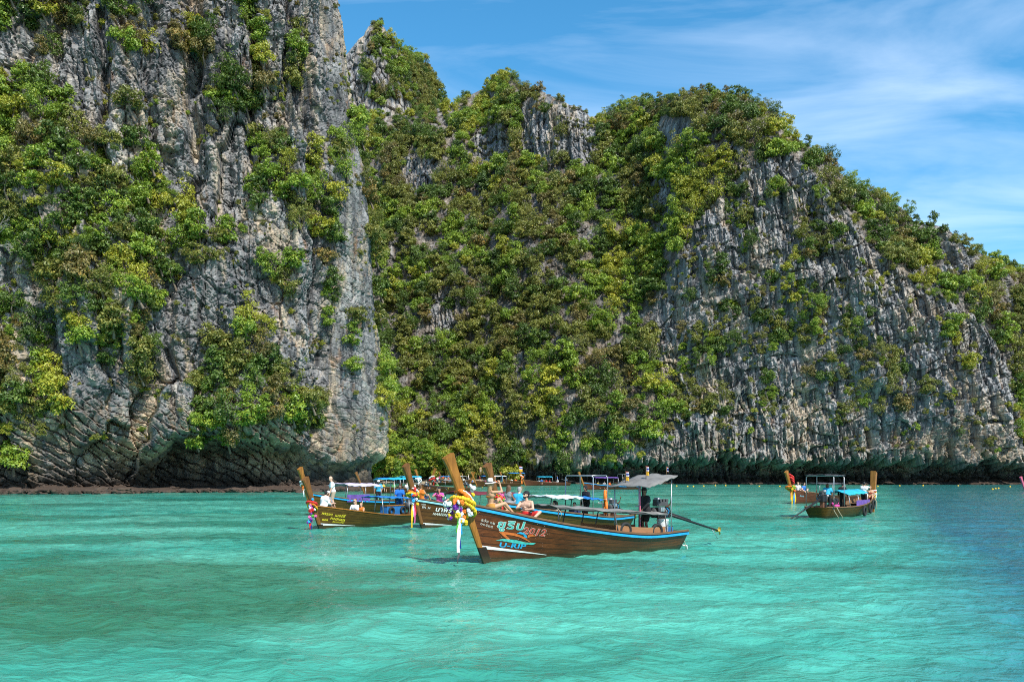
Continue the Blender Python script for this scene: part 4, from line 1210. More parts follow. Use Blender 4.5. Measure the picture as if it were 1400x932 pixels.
        bd = [(k * m, (k + 1) * m) for k in range(n - 1)] + [((k + 1) * m + m - 1, k * m + m - 1) for k in range(n - 1)] + [(j + 1, j) for j in range(m - 1)] + [((n - 1) * m + j, (n - 1) * m + j + 1) for j in range(m - 1)]
        Q3 = [(b_, a, o + a, o + b_) for a, b_ in bd]
        c = mesh_obj(nm, np.concatenate([V, V2]), np.array(Q + Q2 + Q3), mat, s.root, True)
        pm = post_mat or MC['steel']
        for (px, sd) in posts:
            q = (px - x0) / (x1 - x0); zt = z0 + (z1 - z0) * q
            t = px / s.L; yb = s.half(t) - 0.03
            rod('post', [(px, sd * yb, s.sheer(t) - 0.05), (px, sd * min(yb, w / 2 - 0.03), zt - 0.5 * th)], 0.022, pm, s.root, 6)
        return c
    def engine(s, x, z, side_y=0.0, shaft_len=3.6, drop=0.75, swing=0.0, sc=1.0):
        """lorry engine on a pivot with the long propeller shaft behind"""
        r = s.root; y = side_y
        rbox('engine_block', (x, y, z), (0.50 * sc, 0.28 * sc, 0.30 * sc), MC['black'], r, bev=0.03)
        for k in range(5): rod('hose', [(x - .2 + .1 * k, y - .16 * sc, z + .16), (x - .22 + .11 * k, y - .24 * sc, z + .02 + .05 * (k % 2)), (x - .1 + .06 * k, y - .17 * sc, z - .16)], .016, MC[('black', 'rust', 'steel', 'blue', 'black')[k]], r, 6)
        for k in range(4): rbox('rocker_cover', (x - .2 * sc + .13 * sc * k, y, z + .34 * sc), (.09 * sc, .16 * sc, .08 * sc), MC['dark_grey'], r, bev=.012)
        rbox('alternator', (x - .18 * sc, y - .2 * sc, z + .12), (.2, .14, .16), MC['steel'], r, bev=.03)
        rbox('cylinder_head', (x - 0.02, y, z + 0.24 * sc), (0.44 * sc, 0.20 * sc, 0.12 * sc), MC['dark_grey'], r, bev=0.02)
        lathe('air_filter', [(0.0, 0), (0.11, 0), (0.12, .02), (0.12, .11), (0.09, .14), (0, .14)], MC['steel'], r, (x - 0.08, y + 0.10, z + 0.31 * sc), n=14)
        lathe('flywheel', [(0, 0), (.17, 0), (.18, .02), (.18, .05), (.06, .07), (0, .07)], MC['dark_grey'], r, (x - 0.30 * sc, y, z), (0, -math.pi / 2, 0))
        lathe('pulley', [(0, 0), (.09, 0), (.06, .02), (.09, .04), (0, .04)], MC['steel'], r, (x - 0.37 * sc, y + 0.12, z + 0.14), (0, -math.pi / 2, 0))
        rod('exhaust', [(x + .05, y - .2, z + .2), (x + .2, y - .24, z + .26), (x + .3, y - .24, z + .5)], 0.032, MC['rust'], r)
        rod('steering_bar', [(x - .25, y + .05, z + .05), (x - .8, y + .12, z + .22), (x - 1.15, y + .12, z + .25)], 0.02, MC['steel'], r)
        rbox('pivot_mount', (x + 0.02, y, z - 0.36), (0.20, 0.22, 0.46), MC['rust'], r)
        a = Vector((x + 0.28, y, z - 0.05)); d = Vector((math.cos(swing) * shaft_len, math.sin(swing) * shaft_len, -drop)); e = a + d
        sh = rod('propeller_shaft', [a, a + d * 0.45, e], [0.05, 0.045, 0.032], MC['black'], r)
        rod('shaft_guard', [a + d * .02 + Vector((0, 0, .07)), a + d * 0.45 + Vector((0, 0, .05))], 0.03, MC['black'], sh)
        rod('skeg', [a + d * 0.86, e + Vector((-.05, 0, -.30))], 0.014, MC['steel'], sh)
        V = []; Q = []
        for k in range(3):
            th = k * 2.094
            for (rr, w_, tw) in ((0.02, .03, .5), (.09, .06, .35), (.15, .05, .2)):
                for sg in (-1, 1):
                    V.append((sg * tw * 0.06, rr * math.cos(th) - sg * w_ * math.sin(th), rr * math.sin(th) + sg * w_ * math.cos(th)))
            b0 = k * 6; Q += [(b0, b0 + 1, b0 + 3, b0 + 2), (b0 + 2, b0 + 3, b0 + 5, b0 + 4)]
        V = np.array(V) + np.array(e); mesh_obj('propeller', V, np.array(Q), MC['gold'], sh)
        lathe('propeller_hub', [(0, -.06), (.05, -.05), (.055, .05), (.02, .09), (0, .09)], MC['gold'], sh, e, (0, math.pi / 2, 0))
    def W(s, x, y, z): return s.M @ Vector((x, y, z))

def tyre(name_label, loc, rot, Rr=0.26, r=0.085, grp=None):
    V, Q = torus_np(Rr, r, 28, 10)
    # flattened tread
    rad = np.hypot(V[:, 0], V[:, 1]); f = np.minimum(rad, Rr + r * 0.82) / rad
    V[:, 0] *= f; V[:, 1] *= f
    o = mesh_obj('tyre', V, Q, MC['rubber'], None, True); o.location = loc; o.rotation_euler = rot
    tag(o, name_label, 'tyre', grp); return o

BLOSSOM = {}
def blossom_mesh(col):
    if col in BLOSSOM: return BLOSSOM[col]
    V, T = [], []
    o = 0
    for k in range(6):
        th = k * math.pi / 3
        v, t = ellipsoid_np((0.55 * math.cos(th), 0.55 * math.sin(th), 0.1 * (k % 2)), (0.55, 0.55, 0.5), 7, 4); V.append(v); T.append(t + o); o += len(v)
    v, t = ellipsoid_np((0, 0, 0.35), (0.6, 0.6, 0.5), 7, 4); V.append(v); T.append(t + o)
    me = np_mesh('blossom', np.concatenate(V), None, np.concatenate(T), True); me.materials.append(MC[col]); BLOSSOM[col] = me
    return me

def garland(label, loc, rz, rings, blooms, ribbons, sc=1.0, tilt=0.5, seed=0):
    """flower wreaths looped over a stem board with ribbons hanging down; local x runs aft"""
    g = random.Random(seed)
    root = empty('flower_garland', loc, rz); tag(root, label, 'garland', 'flower garlands on the boat stems')
    for k, (col, rr, th, dz) in enumerate(rings):
        nb = max(12, int(6.28 * rr / (th * 1.25))); VV = []; TT = []; o_ = 0
        for j in range(nb):
            a_ = 6.283 * j / nb; rb = th * sc * g.uniform(.85, 1.25)
            v_, t_ = ellipsoid_np((rr * sc * math.cos(a_), rr * sc * math.sin(a_), g.uniform(-.2, .2) * th * sc), (rb, rb, rb), 8, 6); VV.append(v_); TT.append(t_ + o_); o_ += len(v_)
        V = np.concatenate(VV); TT = np.concatenate(TT)
        M = np.array(Euler((0.10 * (k % 2 * 2 - 1), tilt + 0.13 * k, 0)).to_matrix())
        V = V @ M.T + np.array((0.02 * k, 0, dz * sc)); mesh_obj('wreath', V, None, MC[col], root, True, TT)
    for (x, y, z, r, col) in blooms:
        b = bpy.data.objects.new('blossom', blossom_mesh(col)); COL.objects.link(b); b.parent = root
        b.location = (x * sc, y * sc, z * sc); b.scale = (r * sc,) * 3; b.rotation_euler = (g.uniform(0, 6), g.uniform(0, 6), g.uniform(0, 6))
    for (x, y, z0, ln, w_, col) in ribbons:
        n = 9; V = []
        for k in range(n):
            q = k / (n - 1); wob = 0.03 * math.sin(q * 5 + x * 20)
            for sg in (-1, 1):
                V.append(((x + sg * w_ / 2 * (0.7 + 0.5 * q) + wob) * sc, (y + 0.02 * math.sin(q * 7 + sg)) * sc, (z0 - ln * q) * sc))
        V = np.array(V); V2 = V + np.array((0, 0.006, 0)); o = len(V)
        Q = [(2 * k, 2 * k + 1, 2 * k + 3, 2 * k + 2) for k in range(n - 1)]; Q += [(o + a, o + d_, o + c_, o + b_) for a, b_, c_, d_ in Q]
        mesh_obj('ribbon', np.concatenate([V, V2]), np.array(Q), MC[col], root)
    return root
# ------------------------------------------------------------------ people
def capsule(p0, p1, r0, r1, n=12, flat=(1, 1)):
    p0 = np.array(p0, float); p1 = np.array(p1, float); d = p1 - p0; ln = np.linalg.norm(d) + 1e-6; d /= ln
    h = np.array([0, 0, 1.0]) if abs(d[2]) < 0.9 else np.array([1.0, 0, 0])
    a = np.cross(h, d); a /= np.linalg.norm(a); b = np.cross(d, a)
    rings = [(-r0 * math.sin(x), r0 * math.cos(x)) for x in (1.2, .75, .35, 0)] + [(ln + r1 * math.sin(x), r1 * math.cos(x)) for x in (0, .35, .75, 1.2)]
    V = []
    for (t, r) in rings:
        for j in range(n):
            th = 2 * math.pi * j / n; V.append(p0 + d * t + a * r * flat[0] * math.cos(th) + b * r * flat[1] * math.sin(th))
    V += [p0 - d * r0, p1 + d * r1]; k = len(rings); o = k * n
    T = []
    for i in range(k - 1):
        for j in range(n):
            q = (i * n + j, i * n + (j + 1) % n, (i + 1) * n + (j + 1) % n, (i + 1) * n + j); T += [(q[0], q[1], q[2]), (q[0], q[2], q[3])]
    T += [(o, (j + 1) % n, j) for j in range(n)] + [(o + 1, (k - 1) * n + j, (k - 1) * n + (j + 1) % n) for j in range(n)]
    return np.array(V), np.array(T)

def fuse(name, parts, voxel, smooth=3):
    V = []; T = []; o = 0
    for v, t in parts: V.append(v); T.append(t + o); o += len(v)
    me = np_mesh(name, np.concatenate(V), None, np.concatenate(T))
    ob = bpy.data.objects.new('tmp', me); COL.objects.link(ob)
    rm = ob.modifiers.new('r', 'REMESH'); rm.mode = 'VOXEL'; rm.voxel_size = voxel; rm.use_smooth_shade = True
    if smooth:
        sm = ob.modifiers.new('s', 'SMOOTH'); sm.factor = 0.5; sm.iterations = smooth
    bpy.context.view_layer.update()
    out = bpy.data.meshes.new_from_object(ob.evaluated_get(bpy.context.evaluated_depsgraph_get()))
    out.name = name
    bpy.data.objects.remove(ob); bpy.data.meshes.remove(me)
    return out

def ik(a, t, l1, l2, pole):
    a = np.array(a, float); t = np.array(t, float); pole = np.array(pole, float)
    d = t - a; L = np.linalg.norm(d); Lc = min(max(L, abs(l1 - l2) + 1e-3), l1 + l2 - 1e-3); d = d / (L + 1e-9)
    t = a + d * Lc; x = (l1 * l1 - l2 * l2 + Lc * Lc) / (2 * Lc); h = math.sqrt(max(0, l1 * l1 - x * x))
    p = pole - d * np.dot(pole, d); p /= np.linalg.norm(p) + 1e-9
    return a + d * x + p * h, t

SKIN = {'fair': simple('skin_fair', (0.60, 0.36, 0.25), .55, var=.08, scale=9), 'tan': simple('skin_tan', (0.50, 0.27, 0.15), .5, var=.08, scale=9), 'brown': simple('skin_brown', (0.24, 0.12, 0.07), .5, var=.1, scale=9)}
HAIR = {'brown': simple('hair_brown', (0.11, 0.055, 0.025), .6, var=.3, scale=30), 'black': simple('hair_black', (0.012, 0.010, 0.010), .5, var=.3, scale=30), 'blond': simple('hair_blond', (0.36, 0.23, 0.10), .6, var=.3, scale=30), 'grey': simple('hair_grey', (0.30, 0.29, 0.28), .6, var=.2, scale=30)}
CLOTH = {}
def cloth(nm, c):
    if nm not in CLOTH: CLOTH[nm] = simple('cloth_' + nm, c, .85, var=.14, scale=8, bump=.2)
    return CLOTH[nm]
for nm, c in (('black', (.014, .014, .016)), ('white', (.72, .72, .70)), ('cyan', (.03, .36, .58)), ('royal', (.015, .13, .42)), ('red', (.55, .025, .02)), ('pink', (.72, .08, .34)), ('khaki', (.36, .29, .20)), ('grey', (.24, .24, .25)), ('gold', (.42, .20, .035)), ('navy', (.014, .03, .10)), ('orange', (.68, .18, .02)), ('yellow', (.70, .48, .04)), ('sky', (.22, .48, .70)), ('green', (.10, .30, .10)), ('purple', (.25, .12, .42)), ('lifevest', (.70, .12, .015))): cloth(nm, c)

def person(label, loc, rz, pelvis=(0, 0, .92), lean=0.05, side=0.0, head=(0, 0), hands=None, feet=None, elbow=None, knees=None, skin='tan', shirt=None, sleeve='short', bottom=('shorts', 'black'), hair=('short', 'brown'), hat=None, vox=0.02, fem=False, sc=1.0, extras=(), group=None, twist=0.0, fingers=False, parent_only=False):
    """facing +x. hands / feet: (left, right) targets in local coordinates"""
    P = np.array(pelvis, float)
    up = np.array([math.sin(lean), math.sin(side), math.cos(lean)]); up /= np.linalg.norm(up)
    fw = np.array([math.cos(lean), 0, -math.sin(lean)]); lf = np.array([-math.sin(twist), math.cos(twist), 0])
    waist = P + up * .16; chest = P + up * .36 + fw * .01; neck = P + up * .52
    hy, hp = head
    hd = np.array([math.cos(hy) * math.cos(hp), math.sin(hy) * math.cos(hp), math.sin(hp)])
    hc = neck + up * .155 + fw * .03 + hd * 0.015
    SW = .165 if fem else .19
    shl = [chest + up * .09 + lf * SW, chest + up * .09 - lf * SW]
    hip = [P + lf * .09 - up * .02, P - lf * .09 - up * .02]
    hands = hands or (P + np.array([.08, .30, -.08]), P + np.array([.08, -.30, -.08]))
    feet = feet or (np.array([0.02, .10, 0.0]), np.array([0.02, -.10, 0.0]))
    elbow = elbow or ((-.6, .5, -.6), (-.6, -.5, -.6)); knees = knees or ((1, .15, .2), (1, -.15, .2))
    k_ = .93 if fem else 1.0
    root = empty('person', loc, rz); root.scale = (sc, sc, sc)
    tag(root, label, 'person', group)
    parts = []; add = parts.append
    # torso
    hipw = 1.12 if fem else 1.0
    add(capsule(P + lf * .06, P - lf * .06, .115 * hipw, .115 * hipw))
    add(capsule(P, waist, .125 * k_, .105 * k_, flat=(1.15, .85)))
    add(capsule(waist, chest, .105 * k_, .125 * k_, flat=(1.25, .85)))
    add(capsule(chest + lf * (SW - .07), chest - lf * (SW - .07), .105 * k_, .105 * k_))
    add(capsule(shl[0] - lf * .05, shl[1] + lf * .05, .062, .062))
    add(capsule(neck - up * .06, hc - up * .03, .055 * k_, .05 * k_))
    if fem:
        for sg in (1, -1): add(ellipsoid_np(chest + fw * .085 + lf * .07 * sg + up * .0, (.065, .065, .065)))
    # head with face
    ez = np.array([0, 0, 1.0]); hr = np.cross(ez, hd); hr /= np.linalg.norm(hr); hu = np.cross(hd, hr)
    def head_ell(dx, dy, dz, rx, ry, rz_):
        v, t = ellipsoid_np((0, 0, 0), (rx, ry, rz_), 14, 10)
        return (hc + np.outer(v[:, 0] + dx, hd) + np.outer(v[:, 1] + dy, hr) + np.outer(v[:, 2] + dz, hu), t)
    add(head_ell(-.01, 0, .02, .098, .078, .10)); add(head_ell(.022, 0, -.045, .068, .056, .072)); add(head_ell(.045, 0, -.095, .035, .032, .025))
    if vox <= 0.02:
        add(head_ell(.098, 0, -.02, .018, .012, .024)); add(head_ell(.086, 0, -.062, .014, .024, .010))
        for sg in (-1, 1): add(head_ell(0, .08 * sg, -.01, .018, .012, .03)); add(head_ell(.082, .03 * sg, .018, .014, .024, .010))
    arms = []
    for i in (0, 1):
        e, w_ = ik(shl[i], hands[i], .285, .25, elbow[i]); arms.append((shl[i], e, w_))
        add(capsule(shl[i], e, .052 * k_, .040 * k_)); add(capsule(e, w_, .041 * k_, .027 * k_))
        d = w_ - e; d /= np.linalg.norm(d); sdv = np.cross(d, up); sdv /= np.linalg.norm(sdv) + 1e-9; pn = np.cross(d, sdv)
        add(capsule(w_, w_ + d * .08, .030, .032, flat=(1.25, .6)))
        if fingers:
            for q, (ln, of) in enumerate(((.070, -.030), (.080, -.010), (.076, .010), (.060, .029))):
                b0 = w_ + d * .085 + sdv * of; m0 = b0 + d * ln * .55 + pn * .012; add(capsule(b0, m0, .0105, .0095, 8)); add(capsule(m0, m0 + d * ln * .35 + pn * ln * .35, .0095, .008, 8))
            b0 = w_ + d * .03 - sdv * .03; add(capsule(b0, b0 + d * .035 - sdv * .03 + pn * .01, .012, .011, 8)); add(capsule(b0 + d * .035 - sdv * .03 + pn * .01, b0 + d * .065 - sdv * .035 + pn * .02, .011, .009, 8))
        else:
            add(capsule(w_ + d * .09, w_ + d * .15 + pn * .02, .028, .022, flat=(1.2, .55)))
    legs = []
    for i in (0, 1):
        kn, an = ik(hip[i], np.array(feet[i], float) + np.array([0, 0, .07]), .43, .42, knees[i]); legs.append((hip[i], kn, an))
        add(capsule(hip[i], kn, .088 * (1.02 if fem else 1), .055)); add(capsule(kn, an, .054, .034)); add(capsule(kn * .7 + an * .3 - fw * .012, kn * .45 + an * .55, .050, .040))
        fd = knees[i][0] * fw * 1.0; fd = np.array([1.0, .12 * (1 if i == 0 else -1), 0]) if abs(np.dot(an - kn, ez)) > .12 else np.array([.7, 0, .7])
        fd /= np.linalg.norm(fd)
        add(capsule(an - ez * .03 - fd * .03, an - ez * .045 + fd * .15, .036, .026, flat=(1.2, .8)))
    body = link('body', fuse('body', parts, vox), root, SKIN[skin])
    g = .016
    def cl(nm, lst, mat, v=None):
        return link(nm, fuse(nm, lst, v or max(vox, .016), 3), root, mat)
    if shirt:
        L = [capsule(P + up * .02, waist, .125 * k_ + g, .11 * k_ + g, flat=(1.15, .9)), capsule(P + lf * .06 + up * .03, P - lf * .06 + up * .03, .115 * hipw + g, .115 * hipw + g), capsule(waist, chest, .11 * k_ + g, .125 * k_ + g, flat=(1.25, .88)), capsule(chest + lf * (SW - .07), chest - lf * (SW - .07), .105 * k_ + g, .105 * k_ + g), capsule(shl[0] - lf * .04, shl[1] + lf * .04, .062 + g, .062 + g)]
        if fem: L += [ellipsoid_np(chest + fw * .085 + lf * .07 * sg, (.078, .078, .078)) for sg in (1, -1)]
        for (a, b, c) in arms:
            if sleeve == 'long': L += [capsule(a, b, .052 + g, .042 + g), capsule(b, b + (c - b) * .92, .043 + g, .031 + g)]
            elif sleeve == 'short': L += [capsule(a, a + (b - a) * .62, .054 + g, .056 + g)]
        cl('shirt', L, CLOTH[shirt])
    kind, col = bottom
    if kind in ('shorts', 'trousers', 'skirt'):
        L = [capsule(P + lf * .06, P - lf * .06, .118 * hipw + g, .118 * hipw + g), capsule(P, P + up * .09, .128 * k_ + g * .8, .118 * k_ + g * .8, flat=(1.15, .88))]
        for (a, b, c) in legs:
            if kind == 'shorts': L.append(capsule(a, a + (b - a) * .72, .092 + g, .080 + g))
            else: L += [capsule(a, b, .09 + g, .06 + g), capsule(b, b + (c - b) * .9, .06 + g, .045 + g)]
        cl('shorts' if kind == 'shorts' else 'trousers', L, CLOTH[col])
    elif kind == 'bikini':
        cl('bikini_bottom', [capsule(P + lf * .07 - up * .01, P - lf * .07 - up * .01, .122 * hipw, .122 * hipw)], CLOTH[col])
        V, Q = torus_np(1.0, .16, 26, 8)
        V = V * np.array([.135 * k_ , .152 * k_, .135]) ; M = np.stack([fw, lf, up], 1); V = V @ M.T + chest - up * .045
        mesh_obj('bikini_top', V, Q, CLOTH[col], root, True)
    hm = HAIR[hair[1]]
    if hair[0] in ('short', 'long'):
        L = [head_ell(-.022, 0, .035, .098, .084, .098), head_ell(-.05, 0, -.03, .06, .07, .07)]
        if hair[0] == 'long': L += [capsule(hc - hd * .06 + hu * .0, hc - hd * .095 - up * .22, .072, .05, flat=(1.2, .7)), capsule(hc - hd * .04 + lf * .05, hc - hd * .06 + lf * .07 - up * .15, .045, .03), capsule(hc - hd * .04 - lf * .05, hc - hd * .06 - lf * .07 - up * .15, .045, .03)]
        cl('hair', L, hm, max(.014, vox * .8))
    elif hair[0] == 'bun':
        cl('hair', [head_ell(-.022, 0, .035, .098, .084, .098), head_ell(-.05, 0, -.03, .06, .07, .07), head_ell(-.13, 0, .03, .045, .045, .045)], hm, max(.014, vox * .8))
    HM = Matrix((Vector(hd).to_4d(), Vector(hr).to_4d(), Vector(hu).to_4d(), (0, 0, 0, 1))).transposed()
    HM = Matrix(((hd[0], hr[0], hu[0], hc[0]), (hd[1], hr[1], hu[1], hc[1]), (hd[2], hr[2], hu[2], hc[2]), (0, 0, 0, 1)))
    def on_head(o, dx=0, dy=0, dz=0, pitch=0):
        o.matrix_basis = HM @ Matrix.Translation((dx, dy, dz)) @ Matrix.Rotation(pitch, 4, 'Y'); return o
    if hat == 'panama':
        h = on_head(lathe('hat', [(0, .135), (.05, .14), (.075, .13), (.085, .06), (.09, .02), (.10, .0), (.17, -.012), (.185, -.006), (.17, .0), (.10, .01)], cloth('straw_white', (.74, .72, .66)), root, n=24), -.01, 0, .065, -.12)
        V, Q = torus_np(.0905, .012, 24, 8); V[:, 2] = V[:, 2] * 1.3 + .025; mesh_obj('hat_band', V, Q, CLOTH['black'], h, True)
    elif hat in ('cap', 'cap_back', 'wide'):
        m_ = CLOTH[{'cap': 'white', 'cap_back': 'black', 'wide': 'white'}[hat]] if not isinstance(hat, tuple) else None
        lathe_p = [(0, .085), (.05, .078), (.088, .045), (.10, 0), (.102, -.02)]
        if hat == 'wide': lathe_p += [(.20, -.03), (.205, -.025), (.1, -.01)]
        h = on_head(lathe('hat', lathe_p, m_, root, n=18), -.015, 0, .055)
        if hat != 'wide':
            sg = 1 if hat == 'cap' else -1
            V, T = ellipsoid_np((sg * .12, 0, -.015), (.085, .075, .010), 14, 6); mesh_obj('peak', V, None, m_, h, True, T)
    elif hat == 'hood':
        cl('hood', [head_ell(-.02, 0, .03, .112, .095, .112), head_ell(-.04, 0, -.06, .08, .085, .08)], CLOTH['black'])
    for ex in extras:
        if ex == 'sunglasses':
            o = on_head(rbox('sunglasses', (.092, 0, .012), (.02, .135, .034), MC['black'], root, bev=.008))
        elif ex == 'beard':
            o = cl('beard', [head_ell(.04, 0, -.085, .052, .054, .045), head_ell(.02, 0, -.06, .055, .062, .04)], hm, .014)
        elif ex == 'eyes':
            for sg in (-1, 1):
                V, T = ellipsoid_np((.093, .03 * sg, .002), (.008, .014, .007), 10, 6); on_head(mesh_obj('eye', V, None, MC['black'], root, True, T))
    return root, arms, hc
G_NEAR = 'longtail boats moored in the bay'
G_FAR = 'longtail boats far off by the shore'
rad = math.radians
def rzof(b, off=0.0): return math.atan2(b.aft.y, b.aft.x) + off
# ------------------------------------------------------------------ the big dark boat in front
A = Boat('longtail_boat', 'dark varnished longtail boat with blue strake and U-RIP 2012 lettering', G_NEAR, (-0.85, 27.0), (0.796, 0.606), 8.3, 1.9, [1.78, 1.20, .84, .62, .64], 3.2, hull=MW_main, strip=MC['blue'], white=0.26, wz=(0.47, 0.13))
A.text('ยูริป', 0.30, 1.05, 0.34, -0.115, -1, MC['teal_paint'], 0.12, 1.42, MC['white'], 0.006)
A.text('2012', 1.15, 0.84, 0.30, -0.13, -1, MC['red_paint'], 0.25, 1.22, MC['cream_paint'], 0.006)
A.text('U-RIP', 0.45, 0.455, 0.20, -0.10, -1, MC['sky_paint'], 0.12, 1.75, None, 0.006)
A.text('ธวัช ๑๒', -0.20, 1.27, 0.115, -0.30, -1, MC['cream_paint'], 0.1, 1.2)
A.text('๐๐๕๓๘', -0.22, 1.16, 0.115, -0.30, -1, MC['cream_paint'], 0.1, 1.2)
# painted speedboat emblem
A.patch([(0.38, 0.93), (0.60, 0.915), (0.95, 0.86), (1.28, 0.72), (1.52, 0.55), (1.40, 0.60), (1.10, 0.735), (0.85, 0.80), (0.62, 0.83), (0.82, 0.66), (0.72, 0.66)], -1, MC['orange_paint'])
A.patch([(0.33, 0.655), (0.55, 0.70), (0.95, 0.66), (1.35, 0.56), (1.68, 0.53), (1.60, 0.48), (1.25, 0.50), (0.85, 0.575), (0.55, 0.635)], -1, MC['teal_paint'])
A.patch([(0.98, 0.855), (1.08, 0.90), (1.22, 0.865), (1.32, 0.78), (1.36, 0.69), (1.24, 0.745), (1.20, 0.82)], -1, MC['sky_paint'], 0.016)
A.patch([(1.36, 0.70), (1.36, 0.80), (1.50, 0.80), (1.66, 0.755), (1.48, 0.75)], -1, MC['orange_paint'], 0.016)
A.canopy(2.25, 7.35, 1.66, 1.29, 1.50, MC['tarp_grey'], 0.05, [(2.35, -1), (2.35, 1), (3.9, 1), (4.75, -1), (4.75, 1), (5.4, 1), (7.2, -1), (7.2, 1)], MC['dark_grey'], sag=0.06)
A.canopy(6.15, 7.55, 2.22, 2.62, 2.0, MC['tarp_grey'], 0.05, [(6.35, 1), (7.45, -1), (7.45, 1)], MC['steel'], nm='sunshade')
rod('post', [(6.35, -.35, .5), (6.35, -.35, 2.25)], .024, MC['post_pink'], A.root, 6)
rod('post', [(6.55, -.2, .6), (6.75, -.1, 2.3)], .024, MC['black'], A.root, 6)
A.deck('stern_deck', 0.76, 0.985, lambda t: 0.46, MW_deck)
for sd in (-1, 1):
    V = []
    for k in range(12):
        x = 4.7 + 2.5 * k / 11; t = x / A.L; b = A.half(t) - 0.10
        for (dy, z) in ((0, A.sheer(t) - .06), (0.03, A.sheer(t) - .06), (0.03, A.sheer(t) + .24), (0, A.sheer(t) + .24)): V.append((x, sd * (b - dy), z))
    Q = [(k * 4 + j, (k + 1) * 4 + j, (k + 1) * 4 + (j + 1) % 4, k * 4 + (j + 1) % 4) for k in range(11) for j in range(4)] + [(3, 2, 1, 0), (44, 45, 46, 47)]
    mesh_obj('side_board', np.array(V), np.array(Q), MW_panel, A.root)
A.engine(7.75, 1.30, 0.0, 2.75, 0.72, -0.04, 1.25)
# boarding ladder of white tube at the stern
lad = rod('boarding_ladder', [(8.2, -.30, .42), (8.55, -.34, .10), (8.75, -.34, .08), (8.78, -.34, -.12)], .022, MC['white'], A.root)
rod('ladder_rail', [(8.2, .05, .42), (8.55, 0.02, .10), (8.75, 0.02, .08), (8.78, 0.02, -.12)], .022, MC['white'], lad)
for x, z in ((8.48, .17), (8.74, .09)): rod('rung', [(x, -.34, z), (x, .02, z)], .016, MC['white'], lad)
rod('mooring_line', [(8.15, -.5, .6), (8.4, -.55, .25), (8.5, -.55, -.1)], .012, MC['rope'], A.root)
rod('crossbar', [(2.35, -A.half(.28), 1.60), (2.35, A.half(.28), 1.60)], .02, MC['dark_grey'], A.root)
for k, (x, lab) in enumerate(((5.15, 'worn black tyre leaning on the orange side board of the dark boat, towards its bow'), (6.75, 'worn black tyre leaning on the orange side board near the dark boat stern'))):
    b = A.half(x / A.L) - 0.06; tyre(lab, A.W(x, -b + .07, A.sheer(x / A.L) + .10), (rad(90), 0, math.atan2(A.aft.y, A.aft.x)), .22, .06, 'old tyres used as boat fenders')
# rolled side curtain, cargo and life vests under the awning
for sd in (-1, 1): rod('rolled_curtain', [(2.3 + .5 * k, sd * .72, 1.60 - .036 * k + .012 * math.sin(k * 2.3)) for k in range(11)], [.022 + .010 * (k % 2) for k in range(11)], MC['dark_grey'], A.root, 8)
rod('tie_rope', [(2.3, -.74, 1.6), (2.42, -.80, 1.45), (2.38, -.78, 1.28)], .01, MC['rope'], A.root, 5)
def bundle(nm, cat, label, x, y, z, col, sz, seed):
    g_ = random.Random(seed); co, t_ = ellipsoid_np((0, 0, 0), (1, 1, 1), 14, 10)
    co = np.sign(co) * np.abs(co) ** .65 * np.array(sz); co += .12 * sz[2] * np.stack([perlin(co * 9 + seed), perlin(co * 9 + seed + 5), perlin(co * 9 + seed + 9)], 1)
    r_ = empty(nm, A.W(x, y, z), rzof(A, g_.uniform(-.4, .4))); tag(r_, label, cat)
    mesh_obj('body', co + np.array((0, 0, sz[2] * .9)), None, MC[col], r_, True, t_)
    rod('strap', [(-sz[0] * .5, -sz[1] * 1.02, sz[2] * .3), (-sz[0] * .5, -sz[1] * .7, sz[2] * 1.9), (-sz[0] * .5, sz[1] * .7, sz[2] * 1.9)], .012, MC['black'], r_, 5)
bundle('duffel_bag', 'bag', 'dark red bag stowed under the grey awning of the dark boat', 3.1, -.35, .62, 'tarp_red', (.30, .20, .17), 1)
bundle('duffel_bag', 'bag', 'black bag stowed under the grey awning of the dark boat', 3.75, -.30, .50, 'black', (.28, .2, .2), 2)
bundle('life_vest', 'life vest', 'orange life vest lying on a thwart under the grey awning', 4.3, -.25, .50, 'orange', (.22, .2, .12), 3)
bundle('life_vest', 'life vest', 'green life vest lying beside the orange one under the grey awning', 3.45, .25, .55, 'green', (.22, .2, .12), 4)
# bucket and cans on the stern deck
bk = empty('plastic_drum', A.W(7.42, -.40, .52)); tag(bk, 'white plastic drum on the stern deck of the dark boat', 'drum')
lathe('body', [(0, 0), (.17, 0), (.18, .02), (.20, .50), (.205, .54)], MC['white'], bk, n=20); lathe('lid', [(.212, .50), (.215, .53), (.21, .56), (.19, .575), (0, .575)], MC['white'], bk, n=20)
V = [(.20 * math.cos(a), .20 * math.sin(a) * .2 + .2, .42 + 0 * a) for a in (0, 1)]
rod('handle', [(.2, 0, .45), (.16, -.14, .34), (0, -.21, .30), (-.16, -.14, .34), (-.2, 0, .45)], .008, MC['steel'], bk, 6)
jc = empty('jerrycan', A.W(7.75, -.42, .50)); tag(jc, 'blue plastic fuel can beside the boat engine', 'can')
rbox('body', (0, 0, .15), (.24, .15, .30), MC['engine_box_blue'], jc, bev=.03); rod('spout', [(.07, 0, .28), (.09, 0, .36)], .03, MC['black'], jc); rod('handle', [(-.08, 0, .29), (-.06, 0, .35), (.0, 0, .35), (.02, 0, .29)], .012, MC['engine_box_blue'], jc)
